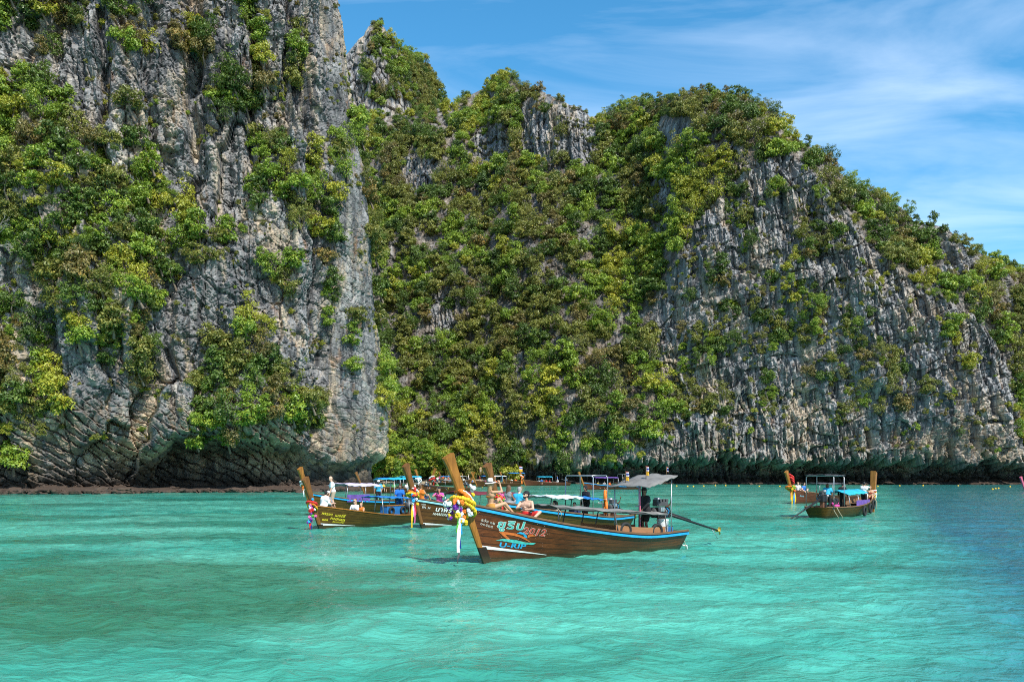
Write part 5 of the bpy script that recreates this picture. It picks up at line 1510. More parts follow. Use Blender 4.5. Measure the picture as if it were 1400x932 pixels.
# small flags on the sunshade
def stripes_mat(name, cols):
    m, t, b = new_mat(name)
    tc = t.nodes.new('ShaderNodeTexCoord'); sp = t.nodes.new('ShaderNodeSeparateXYZ'); t.links.new(tc.outputs['Generated'], sp.inputs[0])
    r = t.nodes.new('ShaderNodeValToRGB'); r.color_ramp.interpolation = 'CONSTANT'
    while len(r.color_ramp.elements) < len(cols): r.color_ramp.elements.new(0.5)
    for e, (p, c) in zip(r.color_ramp.elements, cols): e.position = p; e.color = (*c, 1)
    t.links.new(sp.outputs[2], r.inputs[0]); t.links.new(r.outputs[0], b.inputs['Base Color']); b.inputs['Roughness'].default_value = .8
    return m
RD, WH, BL = (.5, .02, .03), (.75, .75, .75), (.02, .04, .25)
M_thai = stripes_mat('thai_flag', [(0, RD), (.167, WH), (.333, BL), (.667, WH), (.833, RD)])
M_gold = simple('gold_flag', (.66, .36, .02), .8)
def flag(label, base, h, w, fh, second=True, az=0.3):
    r = empty('flag', base, az); tag(r, label, 'flag')
    rod('pole', [(0, 0, 0), (0.01, 0, h)], .012, MW_deck, r, 6)
    def cl(z0, hh, ww, m, nm):
        V = []; n = 8
        for k in range(n):
            q = k / (n - 1)
            for z in (0, .33, .67, 1): V.append((q * ww, .03 * math.sin(q * 7 + z), z0 + z * hh - .25 * hh * q * q))
        Q = [(k * 4 + j, (k + 1) * 4 + j, (k + 1) * 4 + j + 1, k * 4 + j + 1) for k in range(n - 1) for j in range(3)]
        mesh_obj(nm, np.array(V), np.array(Q), m, r, True)
    cl(h - fh, fh, w, M_thai, 'cloth')
    if second: cl(h - fh * 1.9, fh * .75, w, M_gold, 'pennant')
zr = lambda x: 2.22 + (x - 6.15) / 1.4 * .40
flag('small striped flag over a gold pennant on the front corner of the boat sunshade', A.W(6.45, .45, zr(6.45)), .46, .14, .17)
flag('small striped flag over a gold pennant on the middle of the boat sunshade', A.W(6.95, -.05, zr(6.95) + .04), .46, .13, .17)
flag('small striped flag without pennant at the rear corner of the boat sunshade', A.W(7.45, -.55, zr(7.45)), .34, .09, .17, False)

# people aboard the dark boat
fd = A.sheer(.03) - .14
person('woman in gold bikini and white hat sitting on the dark boat bow, phone raised', A.W(0.18, -.10, fd), rzof(A, -.20), (0, 0, .11), -.06, 0, (0.25, .05), ((.34, .16, .18), (.24, -.14, .80)), ((.60, .12, -.06), (.70, -.14, -.16)), ((-.4, .8, -.5), (.9, -.5, -.5)), ((.2, .1, 1), (.25, -.1, 1)), 'tan', None, bottom=('bikini', 'gold'), hair=('long', 'blond'), hat='panama', vox=.011, fem=True, fingers=True, extras=('eyes',))
ph = empty('phone', A.W(0.18, -.10, fd)); ph.rotation_euler = (0, 0, rzof(A, -.20)); tag(ph, 'cyan smartphone held up by the woman in the white hat', 'phone')
rbox('case', (.285, -.15, .97), (.012, .09, .17), MC['tarp_cyan'], ph, (0, .1, .2), .004); rbox('screen', (.278, -.152, .97), (.004, .078, .15), MC['black'], ph, (0, .1, .2), .001)
md_ = A.sheer(1.75 / A.L) - .14
person('bare-chested bearded man in red shorts and sunglasses sitting in the dark boat', A.W(1.72, .12, md_), rad(-118), (0, 0, .20), .02, .05, (-.45, .22), ((.25, .10, .42), (.30, .02, .50)), ((.30, .34, .02), (.34, -.22, .02)), ((.2, .9, -.5), (.2, -.9, -.6)), ((.4, .9, .1), (.4, -.9, .1)), 'fair', None, bottom=('shorts', 'red'), hair=('short', 'black'), hat='cap_back', vox=.011, fingers=True, extras=('sunglasses', 'beard'))
person('boat driver in black long sleeves standing under the grey sunshade', A.W(6.95, -.08, .48), rzof(A, math.pi - .2), (0, 0, .92), .10, 0, (.1, -.12), ((.32, .24, .98), (-.02, -.30, .86)), None, ((.3, .8, -.6), (-.5, -1, .1)), None, 'brown', 'black', 'long', ('shorts', 'black'), ('short', 'black'), 'cap_back', .014, fingers=True)
# garland of the dark boat
def blooms(seed, n, box, cols, r=(.05, .09)):
    g = random.Random(seed)
    return [(g.uniform(*box[0]), g.uniform(*box[1]), g.uniform(*box[2]), g.uniform(*r), g.choice(cols)) for _ in range(n)]
garland('big yellow and orange flower garland with white and blue ribbons on the dark boat stem', A.W(-.78, 0, 1.80), rzof(A), [('yellow', .31, .055, .05), ('orange', .27, .055, -.02), ('yellow', .34, .050, -.12), ('orange', .30, .05, .14), ('white', .28, .03, .12), ('orange', .24, .045, .10), ('green', .30, .02, -.06)],
        blooms(3, 22, ((-.42, .05), (-.34, -.14), (-.42, .12)), ['orange', 'white', 'violet', 'yellow', 'orange', 'white', 'pink']) + blooms(5, 12, ((-.20, .18), (-.26, -.12), (-.52, -.25)), ['yellow', 'white', 'orange', 'green', 'yellow']) + blooms(6, 5, ((.16, .26), (-.20, -.05), (.22, .46)), ['white', 'white', 'yellow'], (.05, .075)) + blooms(9, 8, ((-.5, -.3), (-.1, .2), (-.4, .1)), ['yellow', 'white', 'violet']),
        [(-.27, -.22, -.30, .98, .10, 'white'), (-.22, -.20, -.18, 1.0, .06, 'navy'), (-.24, -.21, -.22, .9, .05, 'pink'), (-.30, -.2, -.25, .5, .05, 'green'), (-.19, -.2, -.1, .7, .05, 'blue'), (-.28, -.21, -1.2, .36, .045, 'dark_grey')], 1.12, 0.42, 1)

# ------------------------------------------------------------------ boat just behind it
B2 = Boat('longtail_boat', 'olive longtail boat with blue strake and white and blue tarp awning behind the dark boat', G_NEAR, (-0.24, 36.0), (0.62, 0.785), 8.9, 1.9, [1.52, 1.12, .86, .66, .66], 3.0, hull=MW_olive, strip=MC['blue'], stem=MW_stem_d, stem_w=.22)
B2.canopy(2.1, 4.4, 1.66, 1.62, 1.7, MC['tarp_white'], 0.10, [(2.2, -1), (2.2, 1), (4.3, -1), (4.3, 1)], MC['dark_grey'], sag=.1)
B2.canopy(4.45, 6.0, 1.60, 1.50, 1.7, MC['tarp_blue'], 0.10, [(5.9, -1), (5.9, 1)], MC['dark_grey'], sag=.1, nm='awning')
def frame(b, x0, x1, w, z0, z1, mat, roof=None):
    for x in (x0, x1):
        rod('hoop', [(x, -w / 2, z0), (x, -w / 2, z1 - .08), (x, -w / 2 + .08, z1), (x, w / 2 - .08, z1), (x, w / 2, z1 - .08), (x, w / 2, z0)], .025, mat, b.root, 8)
    for y in (-w / 2 + .05, w / 2 - .05): rod('roof_rail', [(x0, y, z1), (x1, y, z1)], .02, mat, b.root, 6)
    if roof is not None: b.canopy(x0 - .1, x1 + .1, z1 + .04, z1 + .06, w + .1, roof, .03, nm='roof')
frame(B2, 5.3, 6.5, 1.5, .5, 2.58, MC['steel'])
B2.deck('stern_deck', 0.55, 0.985, lambda t: 0.40, MW_deck)
B2.engine(8.2, 1.05, 0, 3.2, .5, .25)
B2.text('ทะเล', 1.0, 1.0, .2, -.12, -1, MC['sky_paint'], .1, 1.2)
person('boat driver in black standing inside the steel hoop frame of the olive boat', B2.W(5.9, 0, .42), rzof(B2, math.pi - .3), (0, 0, .92), .06, 0, (.2, 0), ((.25, .2, 1.0), (.05, -.3, .85)), None, None, None, 'brown', 'black', 'long', ('trousers', 'black'), ('short', 'black'), 'hood', .02)
person('man in light blue shirt seated on the bow of the olive boat, seen from behind', B2.W(.75, -.05, B2.sheer(.085) - .14), rzof(B2, .35), (0, 0, .11), .16, 0, (-.5, -.1), ((.35, .2, .3), (.36, -.15, .34)), ((.75, .14, .0), (.72, -.14, 0)), None, ((.3, .2, 1), (.3, -.2, 1)), 'fair', 'cyan', 'short', ('shorts', 'navy'), ('short', 'grey'), None, .018)
person('long-haired woman seated beside the man in the light blue shirt', B2.W(.45, .28, B2.sheer(.05) - .14), rzof(B2, -.2), (0, 0, .11), .05, 0, (-.3, -.1), ((.3, .2, .3), (.36, -.1, .4)), ((.75, .14, .0), (.72, -.14, 0)), None, ((.3, .2, 1), (.3, -.2, 1)), 'brown', 'grey', 'none', ('shorts', 'grey'), ('long', 'brown'), None, .02, fem=True)
for k, (x, y, z, c, w_, sh) in enumerate(((3.0, -.35, .62, 'in a white shirt', 'white', 'black'), (3.7, .1, .55, 'in a red shirt', 'red', 'brown'), (4.5, -.3, .50, 'in a navy shirt', 'navy', 'black'))):
    person('passenger %s sitting under the tarp awning of the olive boat' % c, B2.W(x, y, z), rzof(B2, math.pi + .5 * k - .6), (0, 0, .11), .05, 0, (0, 0), ((.3, .15, .2), (.3, -.15, .2)), ((.5, .12, -.3), (.5, -.12, -.3)), None, ((1, .2, .6), (1, -.2, .6)), 'fair', w_, 'short', ('shorts', 'grey'), ('short', sh), None, .025)
def lifebuoy(label, loc, rz, sc=1.0):
    r = empty('lifebuoy', loc, rz); tag(r, label, 'lifebuoy', 'orange lifebuoys hung on the boat frame')
    V, Q = torus_np(.26 * sc, .07 * sc, 28, 10); V = V[:, [0, 2, 1]]; mesh_obj('ring', V, Q[:, ::-1], MC['orange'], r, True)
    for k in range(4):
        th = k * math.pi / 2 + .4; v, q = torus_np(.078 * sc, .006, 12, 5); M = np.array((Matrix.Rotation(-th, 3, 'Y')))
        v = v @ M.T + np.array((.26 * sc * math.cos(th), 0, .26 * sc * math.sin(th))); mesh_obj('band', v, q, MC['white'], r, True)
lifebuoy('orange lifebuoy with white bands hung high on the steel hoop frame', B2.W(6.55, -.60, 1.62), rzof(B2, 0.5))
lifebuoy('orange lifebuoy with white bands hung low on the steel hoop frame', B2.W(6.55, -.62, 1.12), rzof(B2, 0.7))
garland('red and yellow flower garland with a pink bloom on the olive boat stem', B2.W(-.62, 0, 1.65), rzof(B2), [('red', .26, .05, 0), ('yellow', .25, .035, -.08), ('orange', .24, .03, .06)], blooms(13, 12, ((-.1, .3), (-.3, -.12), (-.2, .2)), ['red', 'pink', 'violet', 'green', 'red']), [(.1, -.25, -.1, .5, .08, 'red')], 1.0, .4, 2)

# ------------------------------------------------------------------ brown boat with white lettering
B3 = Boat('longtail_boat', 'brown longtail boat with white lettering, pale blue strake and dark red awning', G_NEAR, (-4.36, 43.0), (0.55, 0.83), 9.0, 1.8, [1.47, 1.05, .80, .62, .62], 3.05, hull=MW_brown, strip=MC['pale_blue'], stem=MW_stem_d, stem_w=.2)
B3.text('นาฬีรี', .66, .84, .30, -.11, -1, MC['white'], .1, 1.5, None, .006)
B3.text('NAREEREE', .55, .66, .16, -.11, -1, MC['cream_paint'], .25, 1.35, None, .004)
B3.text('PN. 34', -.14, 1.00, .15, -.12, -1, MC['white'], .1, 1.1); B3.text('๓๕๒', -.20, 1.16, .13, -.12, -1, MC['cream_paint'], .1, 1.1)
B3.canopy(2.7, 7.6, 1.62, 1.52, 1.7, MC['tarp_red'], .14, [(2.8, -1), (2.8, 1), (4.4, -1), (4.4, 1), (6, -1), (6, 1), (7.5, -1), (7.5, 1)], MC['steel'], sag=.1)
B3.engine(8.3, .95, 0, 3, .5, .2)
s3 = B3.sheer(.14) - .14
person('woman in pink top and dark cap taking a photo on the brown boat', B3.W(1.5, .12, s3), rad(-95), (0, 0, .11), .05, 0, (0, -.05), ((.26, .03, .56), (.26, -.08, .56)), ((.24, .16, .02), (.24, -.16, .02)), ((.3, .9, -.6), (.3, -.9, -.6)), ((.5, .9, .4), (.5, -.9, .4)), 'tan', 'pink', 'short', ('shorts', 'navy'), ('long', 'black'), 'cap_back', .018, fem=True)
cm = empty('camera_body', B3.W(1.5, .12, s3), rad(-95)); tag(cm, 'black camera held up by the woman in the pink top', 'camera')
rbox('case', (.34, -.02, .60), (.07, .14, .09), MC['black'], cm, bev=.012); lathe('lens', [(.04, 0), (.042, .06), (.03, .07), (0, .06)], MC['dark_grey'], cm, (.37, -.02, .60), (0, rad(90), 0), 14)
person('person resting against the stem of the brown boat with bare legs drawn up', B3.W(-.05, 0, B3.sheer(.0) - .20), rzof(B3, .1), (0, 0, .11), -.2, 0, (.2, .1), ((.3, .2, .3), (.34, -.16, .3)), ((.72, .12, -.02), (.62, -.14, -.02)), None, ((.2, .2, 1), (.2, -.2, 1)), 'tan', 'orange', 'none', ('shorts', 'navy'), ('short', 'brown'), None, .02)
garland('blue, yellow and pink garland with long ribbons on the brown boat stem', B3.W(-.70, 0, 1.62), rzof(B3), [('yellow', .27, .05, .0), ('orange', .25, .04, .08), ('white', .26, .03, .18)], blooms(23, 14, ((-.35, .1), (-.3, -.1), (-.4, .15)), ['blue', 'blue', 'red', 'yellow', 'white', 'orange']) + blooms(24, 6, ((-.1, .15), (-.25, -.1), (.1, .4)), ['white', 'red']), [(-.28, -.2, -.2, 1.25, .12, 'yellow'), (-.12, -.2, -.3, .95, .10, 'pink'), (-.2, -.2, -.15, .8, .06, 'white'), (-.06, -.2, -.2, .9, .05, 'red')], 1.05, .4, 3)

# ------------------------------------------------------------------ boat with yellow lettering, further left
B4 = Boat('longtail_boat', 'olive brown longtail boat with yellow lettering and blue engine box', G_NEAR, (-9.24, 42.6), (0.55, 0.83), 7.3, 1.55, [1.12, .82, .58, .46, .48], 2.42, hull=MW_olive, strip=None, stem=MW_stem_d, trim=MW_stem, white=.28, stem_w=.2)
B4.text('หรรษา', .0, .72, .17, -.16, -1, MC['yellow_paint'], .2, 1.25, None, .005); B4.text('เมอร์ซี่', .72, .60, .17, -.15, -1, MC['yellow_paint'], .2, 1.25, None, .005)
B4.text('PUNTHASA', .50, .46, .15, -.16, -1, MC['yellow_paint'], .3, 1.05, None, .006); B4.text('hansa tour', .66, .31, .12, -.12, -1, MC['yellow_paint'], .3, 1.2, None, .003); B4.text('๓๘๑', .06, .42, .15, -.1, -1, MC['yellow_paint'], .1, 1.3, None, .006)
B4.canopy(3.6, 5.9, 1.45, 1.36, 1.4, MC['tarp_blue'], .06, [(3.7, -1), (3.7, 1), (4.7, 1), (5.8, -1), (5.8, 1)], MC['steel'])
rbox('engine_box', (4.9, -.30, .72), (1.35, .5, .52), MC['engine_box_blue'], B4.root, bev=.03); rbox('box_lid', (4.9, -.30, 1.0), (1.42, .56, .05), MW_stem, B4.root, bev=.01)
for x in (4.5, 5.4): tyre('black tyre fixed to the blue engine box, %s' % ('nearer the bow' if x < 5 else 'nearer the stern'), B4.W(x, -.62, .72), (rad(90), 0, rzof(B4)), .17, .055, 'old tyres used as boat fenders')
B4.deck('stern_deck', .7, .985, lambda t: .36, MW_deck); B4.engine(6.7, .95, 0, 3.2, .6, .3)
d4 = B4.sheer(.12) - .14
person('bald man in white T-shirt and khaki shorts standing on the yellow-lettered boat bow', B4.W(.95, .05, d4), rad(200), (0, 0, .92), .12, 0, (.5, -.3), ((.22, .2, .80), (.25, -.15, .84)), None, None, None, 'fair', 'white', 'short', ('shorts', 'khaki'), ('bald', 'brown'), None, .018)
person('person in white shirt sitting at the stem of the yellow-lettered boat, back to the sea', B4.W(.22, .0, B4.sheer(.03) - .14), rad(56), (0, 0, .13), .25, 0, (.3, -.2), ((.35, .2, .2), (.36, -.16, .22)), ((.56, .10, .0), (.50, -.10, .0)), None, ((.4, .2, 1), (.4, -.2, 1)), 'fair', 'white', 'long', ('shorts', 'white'), ('short', 'black'), None, .018)
person('person in white cap leaning towards the standing man on the boat bow', B4.W(.55, .10, d4 + .06), rad(48), (0, 0, .13), .1, 0, (.2, 0), ((.35, .2, .3), (.36, -.16, .32)), ((.50, .10, .0), (.44, -.10, .0)), None, ((.4, .2, 1), (.4, -.2, 1)), 'fair', 'grey', 'short', ('shorts', 'grey'), ('short', 'brown'), 'cap', .02)
person('blond woman in sunglasses and white top seated low in the yellow-lettered boat', B4.W(2.45, .05, .44), rad(-110), (0, 0, .14), -.08, 0, (.1, .1), ((.3, .15, .2), (.3, -.15, .2)), ((.30, .16, -.08), (.30, -.16, -.08)), None, ((.6, .7, .6), (.6, -.7, .6)), 'fair', 'white', 'short', ('shorts', 'sky'), ('long', 'blond'), None, .018, fem=True, extras=('sunglasses',))
person('child in orange cap sitting beside the blond woman in sunglasses', B4.W(2.95, .05, .42), rad(-120), (0, 0, .14), 0, 0, (.1, 0), ((.3, .15, .2), (.3, -.15, .2)), ((.30, .14, -.05), (.30, -.14, -.05)), None, ((.6, .7, .6), (.6, -.7, .6)), 'fair', 'orange', 'none', ('shorts', 'orange'), ('short', 'blond'), None, .02, sc=.82)
person('boat driver in royal blue shirt beside the blue engine box', B4.W(5.95, .12, .38), rzof(B4, math.pi + .9), (0, 0, .92), .2, 0, (-.2, -.2), ((.30, .2, .72), (.28, -.28, .55)), None, None, None, 'brown', 'royal', 'short', ('trousers', 'royal'), ('short', 'black'), None, .02)
garland('red, blue and pink ball garland on the yellow-lettered boat stem', B4.W(-.52, 0, 1.20), rzof(B4), [('red', .24, .05, .05), ('orange', .24, .045, -.04), ('yellow', .25, .03, -.14)], blooms(33, 24, ((-.38, .0), (-.28, -.06), (-.85, .0)), ['blue', 'white', 'pink', 'pink', 'red', 'green', 'white', 'violet']) + blooms(34, 5, ((-.3, .1), (-.25, -.1), (.0, .3)), ['red', 'blue', 'yellow'], (.05, .07)), [(-.22, -.15, -.7, .45, .12, 'red'), (-.18, -.15, -.75, .42, .10, 'navy')], 1.0, .4, 4)

# ------------------------------------------------------------------ boat behind it with the purple drape
B5 = Boat('longtail_boat', 'longtail boat with blue strake, lilac awning and purple drape', G_NEAR, (-12.6, 56.0), (0.46, 0.89), 10.5, 1.8, [1.45, 1.0, .80, .70, .70], 2.95, hull=MW_olive, strip=MC['blue'], stem=MW_stem, stem_w=.2)
B5.canopy(2.6, 6.2, 1.86, 1.80, 1.8, MC['tarp_lilac'], .16, [(2.7, -1), (2.7, 1), (4.4, -1), (4.4, 1), (6.1, -1), (6.1, 1)], MC['steel'], sag=.1)
for (x0, x1, c) in ((2.6, 3.6, 'tarp_purple'), (3.65, 4.7, 'tarp_purple')):
    V = []; n = 9
    for k in range(n):
        x = x0 + (x1 - x0) * k / (n - 1); yb = -B5.half(x / B5.L) - .03
        for z in (1.25, 1.0, .78): V.append((x, yb + .04 * math.sin(k * 2.2), z))
    mesh_obj('drape', np.array(V), np.array([(k * 3 + j, (k + 1) * 3 + j, (k + 1) * 3 + j + 1, k * 3 + j + 1) for k in range(n - 1) for j in range(2)]), MC[c], B5.root, True)
B5.canopy(7.6, 9.6, 2.20, 2.30, 1.8, MC['tarp_cyan'], .05, [(7.7, -1), (7.7, 1), (9.5, -1), (9.5, 1)], MC['steel'], nm='sunshade')
B5.deck('stern_deck', .6, .985, lambda t: .45, MW_deck); B5.engine(9.8, 1.1, 0, 3.2, .5, .2)
person('boat driver in cyan shirt and pale cap standing by the lilac awning', B5.W(6.9, -.1, .46), rzof(B5, math.pi + .6), (0, 0, .92), .12, 0, (0, -.1), ((.3, .2, .95), (.2, -.3, .8)), None, None, None, 'brown', 'cyan', 'short', ('trousers', 'black'), ('short', 'black'), 'cap', .022)
garland('white and red garland high on the stem of the purple-draped boat', B5.W(-.80, 0, 1.90), rzof(B5), [('white', .25, .05, .18), ('red', .24, .04, .08), ('white', .25, .05, -.02), ('orange', .24, .04, -.12)], blooms(43, 6, ((-.3, .0), (-.25, -.1), (-.3, .1)), ['white', 'red', 'orange']), [(-.2, -.15, -.1, .6, .08, 'white')], 1.0, .4, 5)

# ------------------------------------------------------------------ boats to the right
B6 = Boat('longtail_boat', 'olive longtail boat with turquoise awning and tyres along its side', G_NEAR, (24.4, 60.0), (-0.66, -0.75), 9.4, 1.9, [1.18, .82, .62, .58, .64], 2.70, hull=MW_olive, strip=None, trim=MW_trim, stem=MW_stem, white=False, stem_w=.30, rake=.12)
B6.canopy(3.2, 6.6, 1.42, 1.36, 1.7, MC['tarp_cyan'], .22, [(3.3, -1), (3.3, 1), (5.0, 1), (6.5, -1), (6.5, 1)], MC['steel'], sag=.05)
frame(B6, 7.3, 8.9, 1.7, .5, 2.5, MC['steel'], MC['dark_grey'])
V = []; n = 12
for k in range(n):
    x = 2.7 + 2.9 * k / (n - 1); yb = B6.half(x / B6.L) + .02
    for z in (.98, .80, B6.sheer(x / B6.L) + .05): V.append((x, yb - .02 + .03 * math.sin(k * 2.0), z))
mesh_obj('drape', np.array(V), np.array([(k * 3 + j, (k + 1) * 3 + j, (k + 1) * 3 + j + 1, k * 3 + j + 1) for k in range(n - 1) for j in range(2)]), MC['tarp_purple'], B6.root, True)
B6.deck('stern_deck', .6, .985, lambda t: .40, MW_deck); B6.engine(8.8, 1.15, .1, 3.4, 1.35, -.25, 1.2)
for x, w_ in ((1.2, 'nearest the bow'), (2.8, 'between the other two'), (4.3, 'nearest the awning')): tyre('black tyre fender on the side of the turquoise-awning boat, ' + w_, B6.W(x, B6.half(x / B6.L) + .06, B6.sheer(x / B6.L) - .38), (rad(90), 0, rzof(B6, .1)), .27, .07, 'old tyres used as boat fenders')
for (x, y) in ((8.9, .75), (8.5, .85)): rod('mooring_rope', [(x, y, .66), (x - .1, y + .12, .35), (x - .5, y + .15, .05), (x - .6, y + .15, -.1)], .022, MC['rope'], B6.root)
rod('mooring_rope', [(.1, .08, 1.2), (.35, .40, .7), (.5, .45, .25)], .022, MC['rope'], B6.root)
person('boat driver in blue shirt bending over the engine of the turquoise-awning boat', B6.W(8.1, .15, .42), rzof(B6, math.pi + .4), (0, 0, .90), .42, 0, (-.4, -.2), ((.5, .2, .95), (.3, -.32, .75)), None, None, None, 'brown', 'cyan', 'short', ('trousers', 'black'), ('long', 'brown'), None, .022)
person('man in black with pink shorts crouching by the engine', B6.W(7.2, .35, .42), rzof(B6, math.pi + .9), (0, 0, .26), .5, 0, (0, 0), ((.4, .2, .3), (.4, -.2, .3)), ((.3, .15, 0), (.3, -.15, 0)), None, ((1, .3, .6), (1, -.3, .6)), 'brown', 'black', 'long', ('shorts', 'pink'), ('short', 'black'), None, .025)
person('man in black standing behind the turquoise awning', B6.W(4.2, -.45, .35), rzof(B6, math.pi), (0, 0, .92), .05, 0, (0, 0), None, None, None, None, 'brown', 'black', 'long', ('trousers', 'black'), ('short', 'black'), None, .025)
person('man in white T-shirt and dark shorts standing with arms raised near the boat bow', B6.W(2.3, .25, .38), rzof(B6, math.pi), (0, 0, .92), .05, 0, (0, .1), ((.35, .15, 1.5), (.38, -.05, 1.45)), None, ((.6, .8, -.3), (.6, -.8, -.3)), None, 'tan', 'white', 'short', ('shorts', 'black'), ('short', 'black'), None, .022)
person('woman in bikini sitting on the bow of the turquoise-awning boat', B6.W(.75, .12, B6.sheer(.08) - .14), rzof(B6, .3), (0, 0, .11), .0, 0, (0, 0), ((.2, .2, .2), (.1, -.25, .1)), ((.7, .14, .0), (.7, -.14, .0)), None, ((.3, .2, 1), (.3, -.2, 1)), 'tan', None, bottom=('bikini', 'red'), hair=('long', 'brown'), vox=.022, fem=True)
garland('white and red cloth bands tied round the broad orange stem of the right-hand boat', B6.W(-.10, 0, 1.42), rzof(B6), [('white', .22, .04, .1), ('red', .21, .035, .0), ('white', .22, .03, -.08), ('yellow', .22, .03, -.16)], blooms(53, 4, ((-.2, .2), (.1, .25), (-.3, .0)), ['yellow', 'red', 'white']), [(-.1, .2, -.1, .5, .07, 'white'), (.1, .2, -.1, .45, .07, 'yellow')], .95, .1, 6)

B7 = Boat('longtail_boat', 'brown longtail boat with red cloth on its stem, behind the turquoise-awning boat', G_NEAR, (24.5, 77.0), (0.8, 0.6), 9.0, 1.8, [1.2, .9, .65, .55, .55], 2.78, hull=MW_red, strip=None, stem=MW_stem, white=False, stem_w=.2)
B7.text('๕๑๒', .5, .62, .22, -.1, -1, MC['pale_blue'], .1, 1.2)
B7.canopy(2.6, 6.5, 1.7, 1.66, 1.7, MC['dark_grey'], .1, [(2.7, -1), (2.7, 1), (4.5, -1), (4.5, 1), (6.4, -1), (6.4, 1)], MC['steel'])
for k, (x, y, w_, hc_) in enumerate(((.75, .15, 'white', 'blond'), (1.15, -.15, 'royal', 'black'), (1.5, .2, 'white', 'black'))):
    person('passenger in %s top sitting in the bow of the red-clothed boat%s' % ('blue' if w_ == 'royal' else 'white', ', fair-haired' if hc_ == 'blond' else ''), B7.W(x, y, B7.sheer(x / 9) - .14), rad(-100 + 40 * k), (0, 0, .11), .05, 0, (0, 0), ((.3, .15, .2), (.3, -.15, .2)), ((.32, .14, .02), (.32, -.14, .02)), None, ((.5, .7, .6), (.5, -.7, .6)), 'fair', w_, 'short', ('shorts', 'navy'), ('short', hc_), None, .03)
garland('long yellow and orange garland below red cloth on the far boat stem', B7.W(-.55, 0, 1.35), rzof(B7), [('orange', .30, .07, .0), ('yellow', .30, .05, -.1), ('red', .22, .08, .62), ('red', .22, .07, .82), ('red', .22, .06, .45)], blooms(63, 14, ((-.35, .2), (-.4, -.2), (-.3, .2)), ['yellow', 'orange', 'green', 'red', 'yellow'], (.07, .11)), [(-.2, -.3, -.2, .9, .14, 'yellow'), (.05, -.3, -.2, .95, .12, 'blue'), (.18, -.3, -.2, .8, .12, 'yellow'), (-.32, -.3, -.1, .7, .1, 'orange')], 1.2, .4, 7)

# ------------------------------------------------------------------ far boats by the shore
def wl(px, D): return ((px - 700) / FPX * D, D)
def far_boat(label, px, D, aft, L, hull, stemm, canopies, fb=(1.2, .85, .65, .55, .55), stem_h=2.7, strip=None, eng=True, rake=.42):
    b = Boat('longtail_boat', label, G_FAR, wl(px, D), aft, L, 1.8, list(fb), stem_h, hull=hull, strip=strip, stem=stemm, white=False, detail=1, stem_w=.24, rake=rake)
    for (x0, x1, z, c) in canopies: b.canopy(x0, x1, z, z, 1.7, MC[c], .12, [(x0 + .1, -1), (x0 + .1, 1), (x1 - .1, -1), (x1 - .1, 1)], MC['steel'])
    if eng: b.engine(L - .6, 1.0, 0, 2.8, .4, .1)
    return b
F2 = far_boat('red-brown longtail boat with cyan awning lying under the dripstone cliff', 718, 178, (0.95, 0.3), 9.5, MW_red, MW_stem, [(2.6, 5.6, 1.75, 'tarp_cyan')])
frame(F2, 6.2, 7.6, 1.6, .5, 2.6, MC['dark_grey'])
F1 = far_boat('longtail boat with half blue, half white awning near the beach', 652, 165, (0.93, 0.36), 8.5, MW_brown, MW_stem, [(.9, 2.6, 1.95, 'tarp_blue'), (2.7, 5.6, 1.95, 'tarp_white')], eng=False)
F3 = far_boat('longtail boat with blue topsides and purple awning beyond the dark boat', 800, 136, (0.93, 0.36), 9.0, MW_red, MW_stem, [(1.4, 5.4, 1.85, 'tarp_purple')], strip=MC['blue'])
frame(F3, 6.0, 7.2, 1.5, .5, 2.4, MC['steel'])
F4 = far_boat('longtail boat with tall orange stem tilted towards the headland', 578, 118, (0.75, 0.66), 8.0, MW_brown, MW_stem, [(3, 6, 1.6, 'tarp_grey')], stem_h=3.0)
F5 = far_boat('longtail boat with stem tilted away from the headland, red ribbons on it', 584, 126, (-0.93, 0.36), 8.5, MW_brown, MW_stem, [(2.4, 6.2, 1.7, 'tarp_cyan')], stem_h=3.2)
F6 = far_boat('longtail boat with long blue awning close under the headland', 498, 112, (0.9, 0.43), 9.0, MW_brown, MW_stem_d, [(1.6, 4.6, 1.9, 'tarp_blue'), (4.8, 7.4, 2.1, 'tarp_cyan')])
F7 = far_boat('longtail boat with grey awning drawn up on the beach sand', 606, 186, (0.8, 0.6), 8.0, MW_brown, MW_stem_d, [(2.2, 5.5, 1.8, 'tarp_grey')], eng=False)
F8 = far_boat('longtail boat with dark blue awning at the foot of the forest', 690, 190, (0.9, 0.43), 8.0, MW_brown, MW_stem, [(.8, 4.5, 2.5, 'tarp_blue')], eng=False)
F9 = far_boat('longtail boat with pale pink stem off the right-hand cliff', 1401, 130, (0.95, 0.3), 8.5, MW_brown, MC['post_pink'], [(2.2, 5.5, 1.8, 'tarp_grey')], stem_h=2.0)
F10 = far_boat('longtail boat with white and blue awnings beside the beach crowd', 642, 180, (-0.95, 0.3), 8.0, MW_brown, MW_stem, [(1.6, 3.8, 1.8, 'tarp_white'), (3.9, 6.2, 1.8, 'tarp_blue')], eng=False)
flag('striped flag over a gold pennant on the stern of the boat near the dripstone cliff', F8.W(3.5, 0, 2.4), 1.6, .7, .6)
flag('striped flag flown from the boat beside the beach crowd', F10.W(3.0, 0, 1.8), 1.4, .5, .5, False)
